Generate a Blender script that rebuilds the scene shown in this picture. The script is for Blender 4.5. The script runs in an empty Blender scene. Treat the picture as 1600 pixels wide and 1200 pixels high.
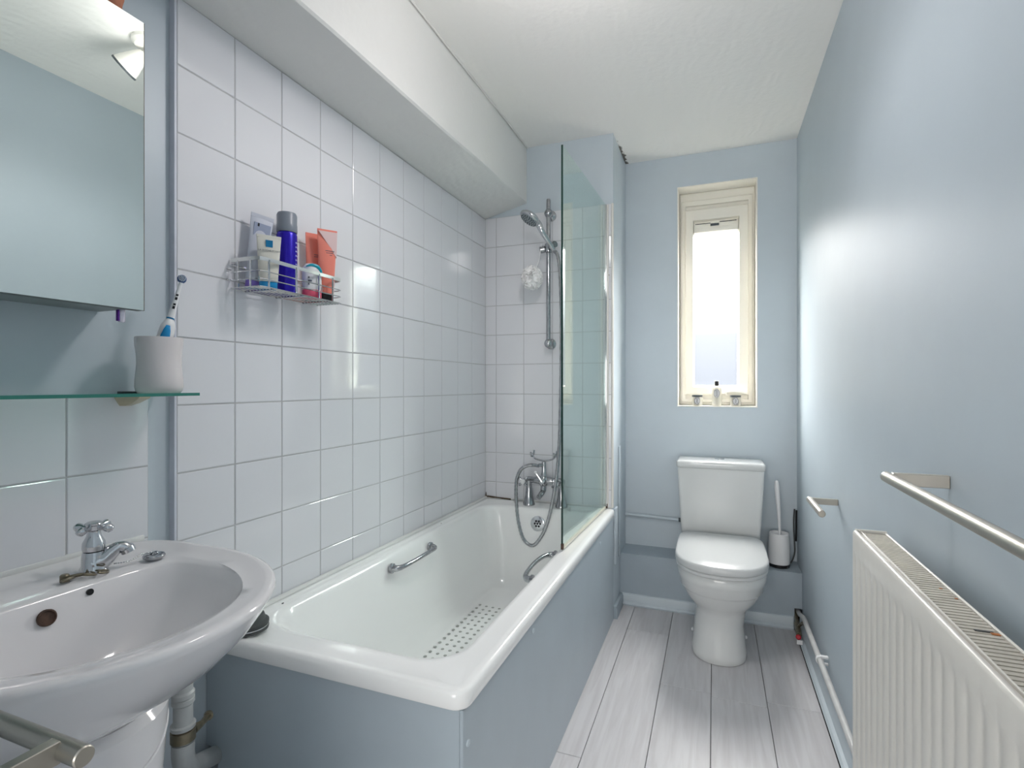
import bpy, bmesh, math, random
from mathutils import Vector, Matrix, Quaternion
random.seed(7)
PI = math.pi
H = 1.125                       # eye height; geometry below is authored with z measured from the eye, floor = -1.125
sc = bpy.context.scene
COL = sc.collection

# ------------------------------------------------------------------ camera, world, lights, exposure
F_PX, YAW, V0 = 818.2, 0.3683, 602.0
cam = bpy.data.cameras.new('camera'); camo = bpy.data.objects.new('camera', cam); COL.objects.link(camo)
cam.sensor_fit = 'HORIZONTAL'; cam.sensor_width = 36.0; cam.lens = 36.0 * F_PX / 1600.0
cam.shift_y = (V0 - 600.0) / 1600.0
cam.clip_start = 0.01; cam.clip_end = 50
camo.location = (0, 0, H); camo.rotation_euler = (PI / 2, 0, YAW)
sc.camera = camo

w = bpy.data.worlds.new('sky'); sc.world = w; w.use_nodes = True
wn = w.node_tree; wn.nodes.clear()
wo = wn.nodes.new('ShaderNodeOutputWorld'); wb = wn.nodes.new('ShaderNodeBackground')
tc = wn.nodes.new('ShaderNodeTexCoord'); sp = wn.nodes.new('ShaderNodeSeparateXYZ'); rp = wn.nodes.new('ShaderNodeValToRGB')
wn.links.new(tc.outputs['Generated'], sp.inputs[0]); wn.links.new(sp.outputs['Z'], rp.inputs[0])
wn.links.new(rp.outputs[0], wb.inputs['Color']); wn.links.new(wb.outputs[0], wo.inputs[0])
rp.color_ramp.elements[0].position = 0.0; rp.color_ramp.elements[0].color = (0.0118, 0.0129, 0.0147, 1)
rp.color_ramp.elements[1].position = 0.34; rp.color_ramp.elements[1].color = (1.0, 0.985, 0.96, 1)
e_ = rp.color_ramp.elements.new(0.09); e_.color = (0.0148, 0.0158, 0.0175, 1)
e_ = rp.color_ramp.elements.new(0.17); e_.color = (0.06, 0.062, 0.065, 1)
wb.inputs['Strength'].default_value = 22.5

def area(name, loc, rot, sx, sy, power, color):
    l = bpy.data.lights.new(name, 'AREA'); l.shape = 'RECTANGLE'; l.size = sx; l.size_y = sy
    l.energy = power; l.color = color
    o = bpy.data.objects.new(name, l); COL.objects.link(o); o.location = loc; o.rotation_euler = rot
    return o
# daylight from the overcast sky entering by the window (outside the pane)
pt_ = area('window_portal', (0.01, 3.08, 0.466 + H), (-PI / 2, 0, 0), 0.40, 1.18, 1, (1, 1, 1)); pt_.data.cycles.is_portal = True
# added fill light in the hallway, shining in through the open doorway
area('hallway_fill_light', (-0.25, -1.80, 1.15), (math.radians(106), 0, 0), 1.3, 1.5, 20.5, (1.0, 0.955, 0.92))
# the room's own ceiling spotlight (fixture built further down), heads glowing softly just under the ceiling
lm = bpy.data.lights.new('spotlight_bulb_glow', 'POINT'); lm.energy = 1.9; lm.shadow_soft_size = 0.085; lm.color = (1.0, 0.95, 0.95)
lo = bpy.data.objects.new('spotlight_bulb_glow', lm); COL.objects.link(lo); lo.location = (-0.32, 1.24, 2.115)
ls = bpy.data.lights.new('spotlight_beam', 'SPOT'); ls.energy = 4.2; ls.shadow_soft_size = 0.085; ls.color = (1.0, 0.95, 0.95); ls.spot_size = math.radians(172); ls.spot_blend = 0.5
lq = bpy.data.objects.new('spotlight_beam', ls); COL.objects.link(lq); lq.location = (-0.32, 1.24, 2.113)
sc.view_settings.view_transform = 'Standard'; sc.view_settings.look = 'None'
sc.view_settings.gamma = 1.0; sc.view_settings.use_curve_mapping = False
sc.view_settings.exposure = 1.3

# ------------------------------------------------------------------ materials
def lin(c):
    c /= 255.0
    return c / 12.92 if c <= 0.04045 else ((c + 0.055) / 1.055) ** 2.4
def rgb(r, g, b): return (lin(r), lin(g), lin(b), 1.0)

def mat(name, col, rough=0.5, metal=0.0, bump=0.0, bscale=40.0, mottle=0.0, mscale=6.0, coat=0.0, bdet=3.0, trans=0.0, ior=1.45, stretch=None, rvar=0.0):
    m = bpy.data.materials.new(name); m.use_nodes = True
    nt = m.node_tree; N = nt.nodes; L = nt.links
    p = N['Principled BSDF']
    p.inputs['Base Color'].default_value = col; p.inputs['Roughness'].default_value = rough
    p.inputs['Metallic'].default_value = metal; p.inputs['IOR'].default_value = ior
    p.inputs['Coat Weight'].default_value = coat; p.inputs['Coat Roughness'].default_value = 0.08
    p.inputs['Transmission Weight'].default_value = trans
    geo = N.new('ShaderNodeNewGeometry'); mp = N.new('ShaderNodeMapping')
    L.new(geo.outputs['Position'], mp.inputs[0])
    if stretch: mp.inputs['Scale'].default_value = stretch
    if mottle > 0:
        n = N.new('ShaderNodeTexNoise'); n.inputs['Scale'].default_value = mscale; n.inputs['Detail'].default_value = 4
        L.new(mp.outputs[0], n.inputs['Vector'])
        r = N.new('ShaderNodeValToRGB'); L.new(n.outputs[0], r.inputs[0])
        r.color_ramp.elements[0].position = 0.3; r.color_ramp.elements[1].position = 0.7
        k = 1 - mottle
        r.color_ramp.elements[0].color = (col[0] * k, col[1] * k, col[2] * k, 1); r.color_ramp.elements[1].color = col
        L.new(r.outputs[0], p.inputs['Base Color'])
        if rvar > 0:
            mr = N.new('ShaderNodeMapRange'); L.new(n.outputs[0], mr.inputs[0])
            mr.inputs['From Min'].default_value = 0.3; mr.inputs['From Max'].default_value = 0.7
            mr.inputs['To Min'].default_value = rough - rvar; mr.inputs['To Max'].default_value = rough + rvar
            L.new(mr.outputs[0], p.inputs['Roughness'])
    if bump > 0:
        n2 = N.new('ShaderNodeTexNoise'); n2.inputs['Scale'].default_value = bscale; n2.inputs['Detail'].default_value = bdet
        L.new(mp.outputs[0], n2.inputs['Vector'])
        b = N.new('ShaderNodeBump'); b.inputs['Strength'].default_value = bump; b.inputs['Distance'].default_value = 0.01
        L.new(n2.outputs[0], b.inputs['Height']); L.new(b.outputs[0], p.inputs['Normal'])
    return m

BLUE = rgb(186, 198, 206)
M = {}
M['blue'] = mat('blue_paint', rgb(200, 211, 218), 0.42, bump=0.06, bscale=22, mottle=0.05, mscale=5)
M['blue_gloss'] = mat('blue_silk_paint', BLUE, 0.47, bump=0.12, bscale=7, mottle=0.04, mscale=4, bdet=5)
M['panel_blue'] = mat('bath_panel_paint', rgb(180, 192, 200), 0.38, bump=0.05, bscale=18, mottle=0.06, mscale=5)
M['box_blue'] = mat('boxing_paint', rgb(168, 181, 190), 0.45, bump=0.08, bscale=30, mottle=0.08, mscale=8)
M['edge_lilac'] = mat('tile_edge_paint', rgb(218, 221, 232), 0.5, bump=0.1, bscale=60, mottle=0.1, mscale=20)
M['white_wall'] = mat('hall_paint', rgb(226, 224, 218), 0.7)
M['tile'] = mat('white_glazed_tile', rgb(228, 229, 233), 0.06, bump=0.035, bscale=9, bdet=2, coat=0.2)
M['grout'] = mat('grout', rgb(196, 196, 198), 0.9, mottle=0.1, mscale=14)
M['trimwhite'] = mat('white_trim', rgb(232, 230, 224), 0.3, bump=0.03, bscale=30)
M['upvc'] = mat('window_plastic', rgb(240, 237, 226), 0.28)
M['reveal'] = mat('reveal_paint', rgb(242, 239, 230), 0.45, bump=0.05, bscale=40)
M['ceramic'] = mat('white_ceramic', rgb(230, 228, 229), 0.07, coat=0.3)
M['ceramic_wc'] = mat('white_vitreous_china', rgb(216, 218, 217), 0.10, coat=0.3)
M['enamel'] = mat('bath_enamel', rgb(250, 251, 250), 0.12, coat=0.3)
M['seat'] = mat('white_seat_plastic', rgb(206, 208, 208), 0.28)
M['plastic_w'] = mat('white_plastic', rgb(234, 235, 236), 0.3)
M['pipe_w'] = mat('waste_pipe_plastic', rgb(186, 190, 190), 0.4, mottle=0.12, mscale=30)
M['chrome'] = mat('chrome', (0.62, 0.63, 0.65, 1), 0.10, 1.0)
M['chrome_old'] = mat('worn_chrome', (0.50, 0.51, 0.53, 1), 0.18, 1.0, mottle=0.25, mscale=60)
M['steel'] = mat('brushed_steel', rgb(176, 171, 162), 0.34, 1.0)
M['nozzle'] = mat('dark_rubber_nozzles', rgb(70, 78, 82), 0.5)
M['black'] = mat('black_plastic', rgb(22, 22, 24), 0.35)
M['dark'] = mat('subfloor_and_void_shade', rgb(18, 18, 20), 0.95)  # near-black for the sub-floor slab and the painted shade in openings
M['rubber'] = mat('grey_rubber', rgb(72, 76, 76), 0.5)
M['rust'] = mat('rusty_drain', rgb(92, 70, 58), 0.7, mottle=0.5, mscale=120)
M['mould'] = mat('mouldy_sealant', rgb(104, 86, 66), 0.9, mottle=0.8, mscale=70)
M['seal'] = mat('white_sealant', rgb(226, 226, 224), 0.4)
M['rad'] = mat('radiator_enamel', rgb(226, 223, 216), 0.28)
M['grille'] = mat('grille_enamel', rgb(206, 200, 188), 0.45, mottle=0.18, mscale=30)
M['rustspot'] = mat('rust_spot', rgb(176, 110, 60), 0.8)
M['brass'] = mat('tarnished_brass', rgb(140, 132, 112), 0.4, 0.7, mottle=0.3, mscale=80)
M['red'] = mat('red_plastic', rgb(178, 24, 44), 0.4)
M['blue_can'] = mat('deep_blue_metal_can', rgb(42, 24, 176), 0.25, 0.35)
M['greycap'] = mat('grey_translucent_cap', rgb(128, 136, 146), 0.35)
M['cream'] = mat('cream_tube_plastic', rgb(222, 220, 210), 0.35)
M['greytube'] = mat('pale_grey_tube', rgb(196, 200, 212), 0.32)
M['logo_blue'] = mat('logo_blue', rgb(0, 118, 168), 0.4)
M['cap_blue'] = mat('bright_blue_cap', rgb(24, 150, 212), 0.35)
M['cap_purple'] = mat('purple_cap', rgb(140, 116, 204), 0.35)
M['coral'] = mat('coral_tube', rgb(240, 140, 122), 0.35)
M['pinkwhite'] = mat('pale_pink_print', rgb(232, 204, 202), 0.35)
M['pink'] = mat('pink_cap', rgb(226, 92, 120), 0.35)
M['teal'] = mat('teal_print', rgb(20, 164, 184), 0.35)
M['ink'] = mat('grey_print', rgb(96, 100, 112), 0.6)
M['inkdark'] = mat('dark_print', rgb(30, 30, 36), 0.6)
M['clay'] = mat('white_glazed_pottery', rgb(226, 220, 220), 0.22, bump=0.10, bscale=22, bdet=1.5)
M['terracotta'] = mat('orange_brown_terracotta', rgb(196, 128, 100), 0.8, mottle=0.25, mscale=60)
M['puff'] = mat('white_nylon_mesh', rgb(252, 252, 252), 0.6)
M['candlewax'] = mat('pale_candle_glass', rgb(236, 234, 226), 0.12, coat=0.2, trans=0.55)
M['label'] = mat('white_paper_label', rgb(238, 238, 238), 0.6)
M['metal_lilac'] = mat('purple_metallic', rgb(120, 60, 170), 0.25, 0.6)
M['copper_grey'] = mat('painted_pipe', rgb(206, 207, 206), 0.35, mottle=0.15, mscale=25)

# patterned ceiling plaster, with the mould stains in the far corner
def plaster(name, col, strength):
    m = mat(name, col, 0.75); nt = m.node_tree; N = nt.nodes; L = nt.links; p = N['Principled BSDF']
    geo = N.new('ShaderNodeNewGeometry')
    n = N.new('ShaderNodeTexNoise'); n.inputs['Scale'].default_value = 5; n.inputs['Detail'].default_value = 1.5; n.inputs['Distortion'].default_value = 1.5
    L.new(geo.outputs['Position'], n.inputs['Vector'])
    wv = N.new('ShaderNodeTexWave'); wv.inputs['Scale'].default_value = 7; wv.inputs['Distortion'].default_value = 9; wv.inputs['Detail'].default_value = 3
    L.new(geo.outputs['Position'], wv.inputs['Vector'])
    n3 = N.new('ShaderNodeTexNoise'); n3.inputs['Scale'].default_value = 45; n3.inputs['Detail'].default_value = 3
    L.new(geo.outputs['Position'], n3.inputs['Vector'])
    a = N.new('ShaderNodeMath'); a.operation = 'MULTIPLY'; L.new(wv.outputs[0], a.inputs[0]); L.new(n.outputs[0], a.inputs[1])
    a2 = N.new('ShaderNodeMath'); a2.operation = 'ADD'; L.new(a.outputs[0], a2.inputs[0]); L.new(n3.outputs[0], a2.inputs[1])
    b = N.new('ShaderNodeBump'); b.inputs['Strength'].default_value = strength; b.inputs['Distance'].default_value = 0.006
    L.new(a2.outputs[0], b.inputs['Height']); L.new(b.outputs[0], p.inputs['Normal'])
    # stain: distance from the corner edge x=-0.452, y 2.55..2.9
    s = N.new('ShaderNodeSeparateXYZ'); L.new(geo.outputs['Position'], s.inputs[0])
    def mth(op, i0, i1=None, v1=None):
        q = N.new('ShaderNodeMath'); q.operation = op; L.new(i0, q.inputs[0])
        if i1 is not None: L.new(i1, q.inputs[1])
        if v1 is not None: q.inputs[1].default_value = v1
        return q.outputs[0]
    dx = mth('ABSOLUTE', mth('ADD', s.outputs['X'], v1=0.447))
    fx = N.new('ShaderNodeMapRange'); L.new(dx, fx.inputs[0]); fx.inputs['From Min'].default_value = 0.0; fx.inputs['From Max'].default_value = 0.03
    fx.inputs['To Min'].default_value = 1; fx.inputs['To Max'].default_value = 0
    fy = N.new('ShaderNodeMapRange'); L.new(s.outputs['Y'], fy.inputs[0]); fy.inputs['From Min'].default_value = 2.45; fy.inputs['From Max'].default_value = 2.75
    ns = N.new('ShaderNodeTexNoise'); ns.inputs['Scale'].default_value = 38; ns.inputs['Detail'].default_value = 5; L.new(geo.outputs['Position'], ns.inputs['Vector'])
    k = mth('MULTIPLY', mth('MULTIPLY', fx.outputs[0], fy.outputs[0]), ns.outputs[0])
    fr = N.new('ShaderNodeMapRange'); L.new(k, fr.inputs[0]); fr.inputs['From Min'].default_value = 0.26; fr.inputs['From Max'].default_value = 0.36
    mx = N.new('ShaderNodeMix'); mx.data_type = 'RGBA'; L.new(fr.outputs[0], mx.inputs['Factor'])
    mx.inputs['A'].default_value = col; mx.inputs['B'].default_value = rgb(112, 108, 100)
    L.new(mx.outputs['Result'], p.inputs['Base Color'])
    return m
M['ceiling'] = plaster('textured_ceiling_plaster', rgb(244, 243, 239), 0.16)
M['soffit'] = plaster('textured_beam_plaster', rgb(234, 234, 231), 0.22)

# pale washed floorboards: grain along y, tone differs from board to board
def plank_mat():
    m = mat('pale_washed_boards', rgb(214, 213, 215), 0.38); nt = m.node_tree; N = nt.nodes; L = nt.links; p = N['Principled BSDF']
    geo = N.new('ShaderNodeNewGeometry'); mp = N.new('ShaderNodeMapping'); mp.inputs['Scale'].default_value = (46, 3.2, 10)
    L.new(geo.outputs['Position'], mp.inputs[0])
    oi = N.new('ShaderNodeObjectInfo'); ad = N.new('ShaderNodeVectorMath'); ad.operation = 'ADD'
    cb = N.new('ShaderNodeCombineXYZ'); mu = N.new('ShaderNodeMath'); mu.operation = 'MULTIPLY'; mu.inputs[1].default_value = 40
    L.new(oi.outputs['Random'], mu.inputs[0]); L.new(mu.outputs[0], cb.inputs[1]); L.new(mp.outputs[0], ad.inputs[0]); L.new(cb.outputs[0], ad.inputs[1])
    n = N.new('ShaderNodeTexNoise'); n.inputs['Scale'].default_value = 1; n.inputs['Detail'].default_value = 6; n.inputs['Distortion'].default_value = 0.8
    L.new(ad.outputs[0], n.inputs['Vector'])
    r = N.new('ShaderNodeValToRGB'); L.new(n.outputs[0], r.inputs[0])
    r.color_ramp.elements[0].position = 0.35; r.color_ramp.elements[0].color = rgb(198, 196, 198)
    r.color_ramp.elements[1].position = 0.62; r.color_ramp.elements[1].color = rgb(210, 209, 211)
    hv = N.new('ShaderNodeHueSaturation'); L.new(r.outputs[0], hv.inputs['Color'])
    mr = N.new('ShaderNodeMapRange'); L.new(oi.outputs['Random'], mr.inputs[0]); mr.inputs['To Min'].default_value = 0.95; mr.inputs['To Max'].default_value = 1.03
    L.new(mr.outputs[0], hv.inputs['Value']); L.new(hv.outputs[0], p.inputs['Base Color'])
    b = N.new('ShaderNodeBump'); b.inputs['Strength'].default_value = 0.08; b.inputs['Distance'].default_value = 0.003
    L.new(n.outputs[0], b.inputs['Height']); L.new(b.outputs[0], p.inputs['Normal'])
    return m
M['plank'] = plank_mat()

def glass(name, tint, refl_rough=0.0, ior=1.5):
    m = bpy.data.materials.new(name); m.use_nodes = True; nt = m.node_tree; N = nt.nodes; L = nt.links
    N.remove(N['Principled BSDF']); out = N['Material Output']
    t = N.new('ShaderNodeBsdfTransparent'); t.inputs[0].default_value = tint
    g = N.new('ShaderNodeBsdfGlossy'); g.inputs['Roughness'].default_value = refl_rough; g.inputs['Color'].default_value = (0.95, 1, 0.98, 1)
    f = N.new('ShaderNodeFresnel'); gb = N.new('ShaderNodeNewGeometry'); mr = N.new('ShaderNodeMapRange')
    mr.inputs['To Min'].default_value = ior; mr.inputs['To Max'].default_value = 1 / ior      # same reflectance on both faces of the pane
    L.new(gb.outputs['Backfacing'], mr.inputs[0]); L.new(mr.outputs[0], f.inputs['IOR'])
    mx = N.new('ShaderNodeMixShader'); L.new(f.outputs[0], mx.inputs[0]); L.new(t.outputs[0], mx.inputs[1]); L.new(g.outputs[0], mx.inputs[2])
    L.new(mx.outputs[0], out.inputs[0])
    return m
M['glass'] = glass('clear_screen_glass', (0.90, 0.965, 0.945, 1))
M['glass_edge'] = mat('green_glass_edge', rgb(24, 52, 46), 0.15)
M['glass_shelf'] = glass('shelf_glass', (0.72, 0.88, 0.83, 1))
M['shelf_edge'] = mat('shelf_glass_edge', rgb(58, 128, 116), 0.15)
M['clearplastic'] = glass('clear_plastic', (0.86, 0.86, 0.87, 1), 0.1)

def mirror():
    m = mat('mirror_silvering', (0.80, 0.86, 0.83, 1), 0.0, 1.0); return m
M['mirror'] = mirror()

def frosted():
    m = bpy.data.materials.new('frosted_window_glass'); m.use_nodes = True; nt = m.node_tree; N = nt.nodes; L = nt.links
    N.remove(N['Principled BSDF']); out = N['Material Output']
    geo = N.new('ShaderNodeNewGeometry'); v = N.new('ShaderNodeTexNoise'); v.inputs['Scale'].default_value = 160; v.inputs['Detail'].default_value = 2
    L.new(geo.outputs['Position'], v.inputs['Vector'])
    b = N.new('ShaderNodeBump'); b.inputs['Strength'].default_value = 0.6; b.inputs['Distance'].default_value = 0.002; L.new(v.outputs[0], b.inputs['Height'])
    g = N.new('ShaderNodeBsdfRefraction'); g.inputs['IOR'].default_value = 1.12; g.inputs['Roughness'].default_value = 0.35; L.new(b.outputs[0], g.inputs['Normal'])
    t = N.new('ShaderNodeBsdfTranslucent'); t.inputs[0].default_value = (0.92, 0.95, 1, 1)
    tr = N.new('ShaderNodeBsdfTransparent')
    mx = N.new('ShaderNodeMixShader'); mx.inputs[0].default_value = 0.12; L.new(g.outputs[0], mx.inputs[1]); L.new(t.outputs[0], mx.inputs[2])
    mx2 = N.new('ShaderNodeMixShader'); mx2.inputs[0].default_value = 0.965; L.new(mx.outputs[0], mx2.inputs[1]); L.new(tr.outputs[0], mx2.inputs[2])
    L.new(mx2.outputs[0], out.inputs[0])
    return m
M['frosted'] = frosted()

# ------------------------------------------------------------------ mesh helpers
def box(bm, x0, x1, y0, y1, z0, z1, bev=0.0, seg=2):
    vs = [bm.verts.new((x, y, z)) for x in (x0, x1) for y in (y0, y1) for z in (z0, z1)]
    idx = [(0, 1, 3, 2), (4, 6, 7, 5), (0, 4, 5, 1), (2, 3, 7, 6), (0, 2, 6, 4), (1, 5, 7, 3)]
    fs = [bm.faces.new([vs[i] for i in f]) for f in idx]
    if bev > 0:
        es = {e for f in fs for e in f.edges}
        bmesh.ops.bevel(bm, geom=list(es), offset=bev, segments=seg, profile=0.5, affect='EDGES')
    return vs

def loft(bm, rings, cap0=True, cap1=True, closed=True):
    R = [[bm.verts.new(p) for p in r] for r in rings]
    n = len(R[0])
    for a, b in zip(R, R[1:]):
        for i in range(n if closed else n - 1):
            j = (i + 1) % n
            bm.faces.new((a[i], a[j], b[j], b[i]))
    if cap0: bm.faces.new(list(reversed(R[0])))
    if cap1: bm.faces.new(R[-1])
    return R

def basis(ax):
    ax = Vector(ax).normalized()
    u = ax.orthogonal().normalized(); v = ax.cross(u)
    return ax, u, v

def lathe(bm, prof, c=(0, 0, 0), axis=(0, 0, 1), n=20, cap=True):
    """prof: list of (radius, distance along axis)"""
    ax, u, v = basis(axis); c = Vector(c)
    rings = [[c + ax * h + (u * math.cos(2 * PI * i / n) + v * math.sin(2 * PI * i / n)) * max(r, 1e-5) for i in range(n)] for r, h in prof]
    loft(bm, rings, cap, cap)

def sphere(bm, c, r, n=12, sz=1.0, axis=(0, 0, 1)):
    lathe(bm, [(r * math.sin(PI * k / 8), -r * sz * math.cos(PI * k / 8)) for k in range(0, 9)], c, axis, n)

def smooth_path(pts, sub=6):
    P = [Vector(p) for p in pts]; out = []
    for i in range(len(P) - 1):
        p0 = P[max(i - 1, 0)]; p1 = P[i]; p2 = P[i + 1]; p3 = P[min(i + 2, len(P) - 1)]
        for k in range(sub):
            t = k / sub
            out.append(0.5 * ((2 * p1) + (p2 - p0) * t + (2 * p0 - 5 * p1 + 4 * p2 - p3) * t * t + (3 * p1 - p0 - 3 * p2 + p3) * t ** 3))
    out.append(P[-1]); return out

def tube(bm, pts, r, n=10, cap=True, close=False):
    P = [Vector(p) for p in pts]; m = len(P)
    rs = r if isinstance(r, (list, tuple)) else [r] * m
    T = []
    for i in range(m):
        a = P[i - 1] if i > 0 else (P[-1] if close else P[0]); b = P[(i + 1) % m] if (i < m - 1 or close) else P[-1]
        T.append((b - a).normalized())
    u = T[0].orthogonal().normalized(); rings = []
    for i in range(m):
        u = (u - T[i] * u.dot(T[i])).normalized(); v = T[i].cross(u)
        rings.append([P[i] + (u * math.cos(2 * PI * k / n) + v * math.sin(2 * PI * k / n)) * rs[i] for k in range(n)])
    if close:
        rings.append(rings[0]); loft(bm, rings, False, False); bmesh.ops.remove_doubles(bm, verts=bm.verts, dist=1e-6)
    else: loft(bm, rings, cap, cap)

def prism(bm, poly, axis, a0, a1):
    """poly: 2D points; axis 'x': (y,z), 'y': (x,z), 'z': (x,y)"""
    def mk(p, a): return {'x': (a, p[0], p[1]), 'y': (p[0], a, p[1]), 'z': (p[0], p[1], a)}[axis]
    loft(bm, [[mk(p, a0) for p in poly], [mk(p, a1) for p in poly]])

def nb(fn=None, *a, **k):
    bm = bmesh.new()
    if fn: fn(bm, *a, **k)
    return bm

def finish(bm, name, m, ang=35):
    bmesh.ops.recalc_face_normals(bm, faces=bm.faces)
    me = bpy.data.meshes.new(name); bm.to_mesh(me); bm.free()
    for p in me.polygons: p.use_smooth = True
    me.set_sharp_from_angle(angle=math.radians(ang))
    if m is not None: me.materials.append(M[m] if isinstance(m, str) else m)
    return me

ORG = {}
def root_of(o):
    while o.parent: o = o.parent
    return o
def thing(name, label, cat, loc, rot=None, group=None, local=False, kind=None):
    o = bpy.data.objects.new(name, None); COL.objects.link(o)
    o.empty_display_size = 0.05
    o.location = (loc[0], loc[1], loc[2] + H)
    if rot: o.rotation_euler = rot
    if label: o['label'] = label
    if cat: o['category'] = cat
    if group: o['group'] = group
    if kind: o['kind'] = kind
    ORG[o.name] = Vector((0, 0, 0)) if local else Vector(loc)
    return o
def part(name, bm, m, parent, label=None, kind=None, ang=35):
    org = ORG[root_of(parent).name]
    if org.length > 0: bmesh.ops.translate(bm, verts=bm.verts, vec=-org)
    o = bpy.data.objects.new(name, finish(bm, name, m, ang)); COL.objects.link(o); o.parent = parent
    if label: o['label'] = label
    if kind: o['kind'] = kind
    return o
def single(name, bm, m, label=None, cat=None, group=None, kind=None, ang=35):
    xs = [v.co for v in bm.verts]
    lo = Vector([min(c[i] for c in xs) for i in range(3)]); hi = Vector([max(c[i] for c in xs) for i in range(3)])
    org = Vector(((lo.x + hi.x) / 2, (lo.y + hi.y) / 2, lo.z))
    bmesh.ops.translate(bm, verts=bm.verts, vec=-org)
    o = bpy.data.objects.new(name, finish(bm, name, m, ang)); COL.objects.link(o)
    o.location = (org.x, org.y, org.z + H); ORG[o.name] = org
    if label: o['label'] = label
    if cat: o['category'] = cat
    if group: o['group'] = group
    if kind: o['kind'] = kind
    return o
def struct(name, bm, m, label=None):
    return single(name, bm, m, label, kind='structure')
def copy_part(src, parent, loc, name=None):
    c = src.copy(); COL.objects.link(c); c.parent = parent; c.location = loc
    return c

# ------------------------------------------------------------------ room dimensions (z from the eye)
ZF, ZC = -1.125, 1.21
XL, XR = -1.135, 0.379          # left wall face, right wall face
XT = -1.1176                    # face of the bath tiles
YB, YE = 2.897, 2.518           # back wall, wall at the tap end of the bath
XE = -0.452                     # free edge of the tap-end wall
YN = 0.235                      # inner face of the wall the door is in
ZR = -0.587                     # bath rim

# floor: sub-floor slab, then boards as parts
bm = nb(box, -1.5, XR + 0.12, -1.9, YB + 0.1, ZF - 0.12, ZF - 0.012)
fl = struct('floor', bm, 'dark', 'pale white-washed floorboards running towards the toilet')
seams = [-0.930, -0.745, -0.560, -0.375, -0.190, -0.010, 0.175, 0.3465]
joints = [[1.9], [1.2, 2.2], [1.55], [1.0, 2.45], [0.8, 2.045], [0.9, 2.025], [0.7, 2.06]]
for i, (a, b) in enumerate(zip(seams, seams[1:])):
    if b < -0.40: continue
    ys = [-1.85] + joints[i] + [2.735]
    a2 = max(a, -0.47)
    for y0, y1 in zip(ys, ys[1:]):
        bm = nb(box, a2 + 0.0009, b - 0.0009, y0 + 0.0007, y1 - 0.0007, ZF - 0.012, ZF, 0.0012, 1)
        part('plank', bm, 'plank', fl)
part('plank', nb(box, -1.13, -0.4715, 0.0, 0.90, ZF - 0.012, ZF, 0.0012, 1), 'plank', fl)

# left wall
bm = bmesh.new()
box(bm, XL - 0.12, XL, -1.9, YE + 0.5, ZF, ZC)
wl = struct('wall_left', bm, 'blue', 'left wall: pale blue paint beside the mirror, white square tiles over the bath')
bm = nb(box, XL, XT - 0.0016, 0.8205, YE, ZR - 0.01, 0.8695)
part('tile_backing', bm, 'grout', wl, 'pale grey grout behind the bath tiles')
part('tile_edge', nb(box, XL, XT - 0.001, 0.8155, 0.8205, ZR - 0.01, 0.8695), 'edge_lilac', wl, 'lilac-grey painted end of the tiling')
TCACHE = {}
def tile_mesh(wd, ht):
    key = (round(wd, 4), round(ht, 4))
    if key not in TCACHE:
        bm = bmesh.new()                      # lies in y-z, front face towards +x
        t, b = 0.0062, 0.0014
        r0 = [(0, 0, 0), (0, wd, 0), (0, wd, ht), (0, 0, ht)]
        r1 = [(t - b * .6, 0, 0), (t - b * .6, wd, 0), (t - b * .6, wd, ht), (t - b * .6, 0, ht)]
        r2 = [(t, b, b), (t, wd - b, b), (t, wd - b, ht - b), (t, b, ht - b)]
        loft(bm, [r0, r1, r2])
        TCACHE[key] = finish(bm, 'tile', 'tile', 20)
    return TCACHE[key]
G = 0.0032
P = 0.1525
def place_tile(parent, ax, a0, a1, z0, z1, face):
    """ax 'x': tile on a wall facing +x, spanning y a0..a1; ax 'y': wall facing -y spanning x a0..a1"""
    me = tile_mesh(a1 - a0 - G, z1 - z0 - G)
    o = bpy.data.objects.new('tile', me); COL.objects.link(o); o.parent = parent
    org = ORG[root_of(parent).name]
    jx = random.uniform(-0.0003, 0.0003)
    if ax == 'x': loc = Vector((face - 0.0062 + jx, a0 + G / 2, z0 + G / 2)); 
    else:
        loc = Vector((a1 - G / 2, face + 0.0062 + jx, z0 + G / 2)); 
    rz = 0 if ax == 'x' else PI / 2
    # facing -y: rotate so +x -> -y is -90 deg; local +y then runs along +x
    if ax == 'y': rz = -PI / 2; loc.x = a0 + G / 2
    o.location = loc - org
    o.rotation_euler = (random.uniform(-.0012, .0012), random.uniform(-.0012, .0012), rz + random.uniform(-.0016, .0016))
z0t = -0.045
for i in range(12):
    ya = 0.820 + i * P; yb = min(ya + P, YE)
    if yb - ya < 0.01: continue
    for j in range(-5, 6):
        za = z0t + j * P; zb = za + P
        za = max(za, ZR - 0.008)
        if zb - za < 0.02: continue
        place_tile(wl, 'x', ya, yb, za, zb, XT)
# tiles of the basin splashback, same courses
part('tile_backing', nb(box, XL, XL + 0.0070, 0.29, 0.7635, -0.62, -0.0195), 'grout', wl, 'pale grey grout behind the splashback tiles')
for i in range(3):
    yb = 0.764 - i * P; ya = yb - P
    for j in range(4):
        zb = -0.0195 - j * P
        place_tile(wl, 'x', ya, yb, zb - P, zb, XL + 0.0085)

# right wall
wr = struct('wall_right', nb(box, XR, XR + 0.12, -1.9, YB + 0.14, ZF, ZC), 'blue_gloss', 'right wall in shiny pale blue paint')
# back wall with window opening
WX0, WX1, WZ0, WZ1 = -0.181, 0.203, -0.112, 1.045
bm = bmesh.new()
for a in ((-0.60, WX0, ZF, ZC), (WX1, XR, ZF, ZC), (WX0, WX1, ZF, WZ0), (WX0, WX1, WZ1, ZC)):
    box(bm, a[0], a[1], YB, YB + 0.17, a[2], a[3])
wbk = struct('wall_back', bm, 'blue', 'pale blue back wall with the narrow window, behind the toilet')
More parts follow.
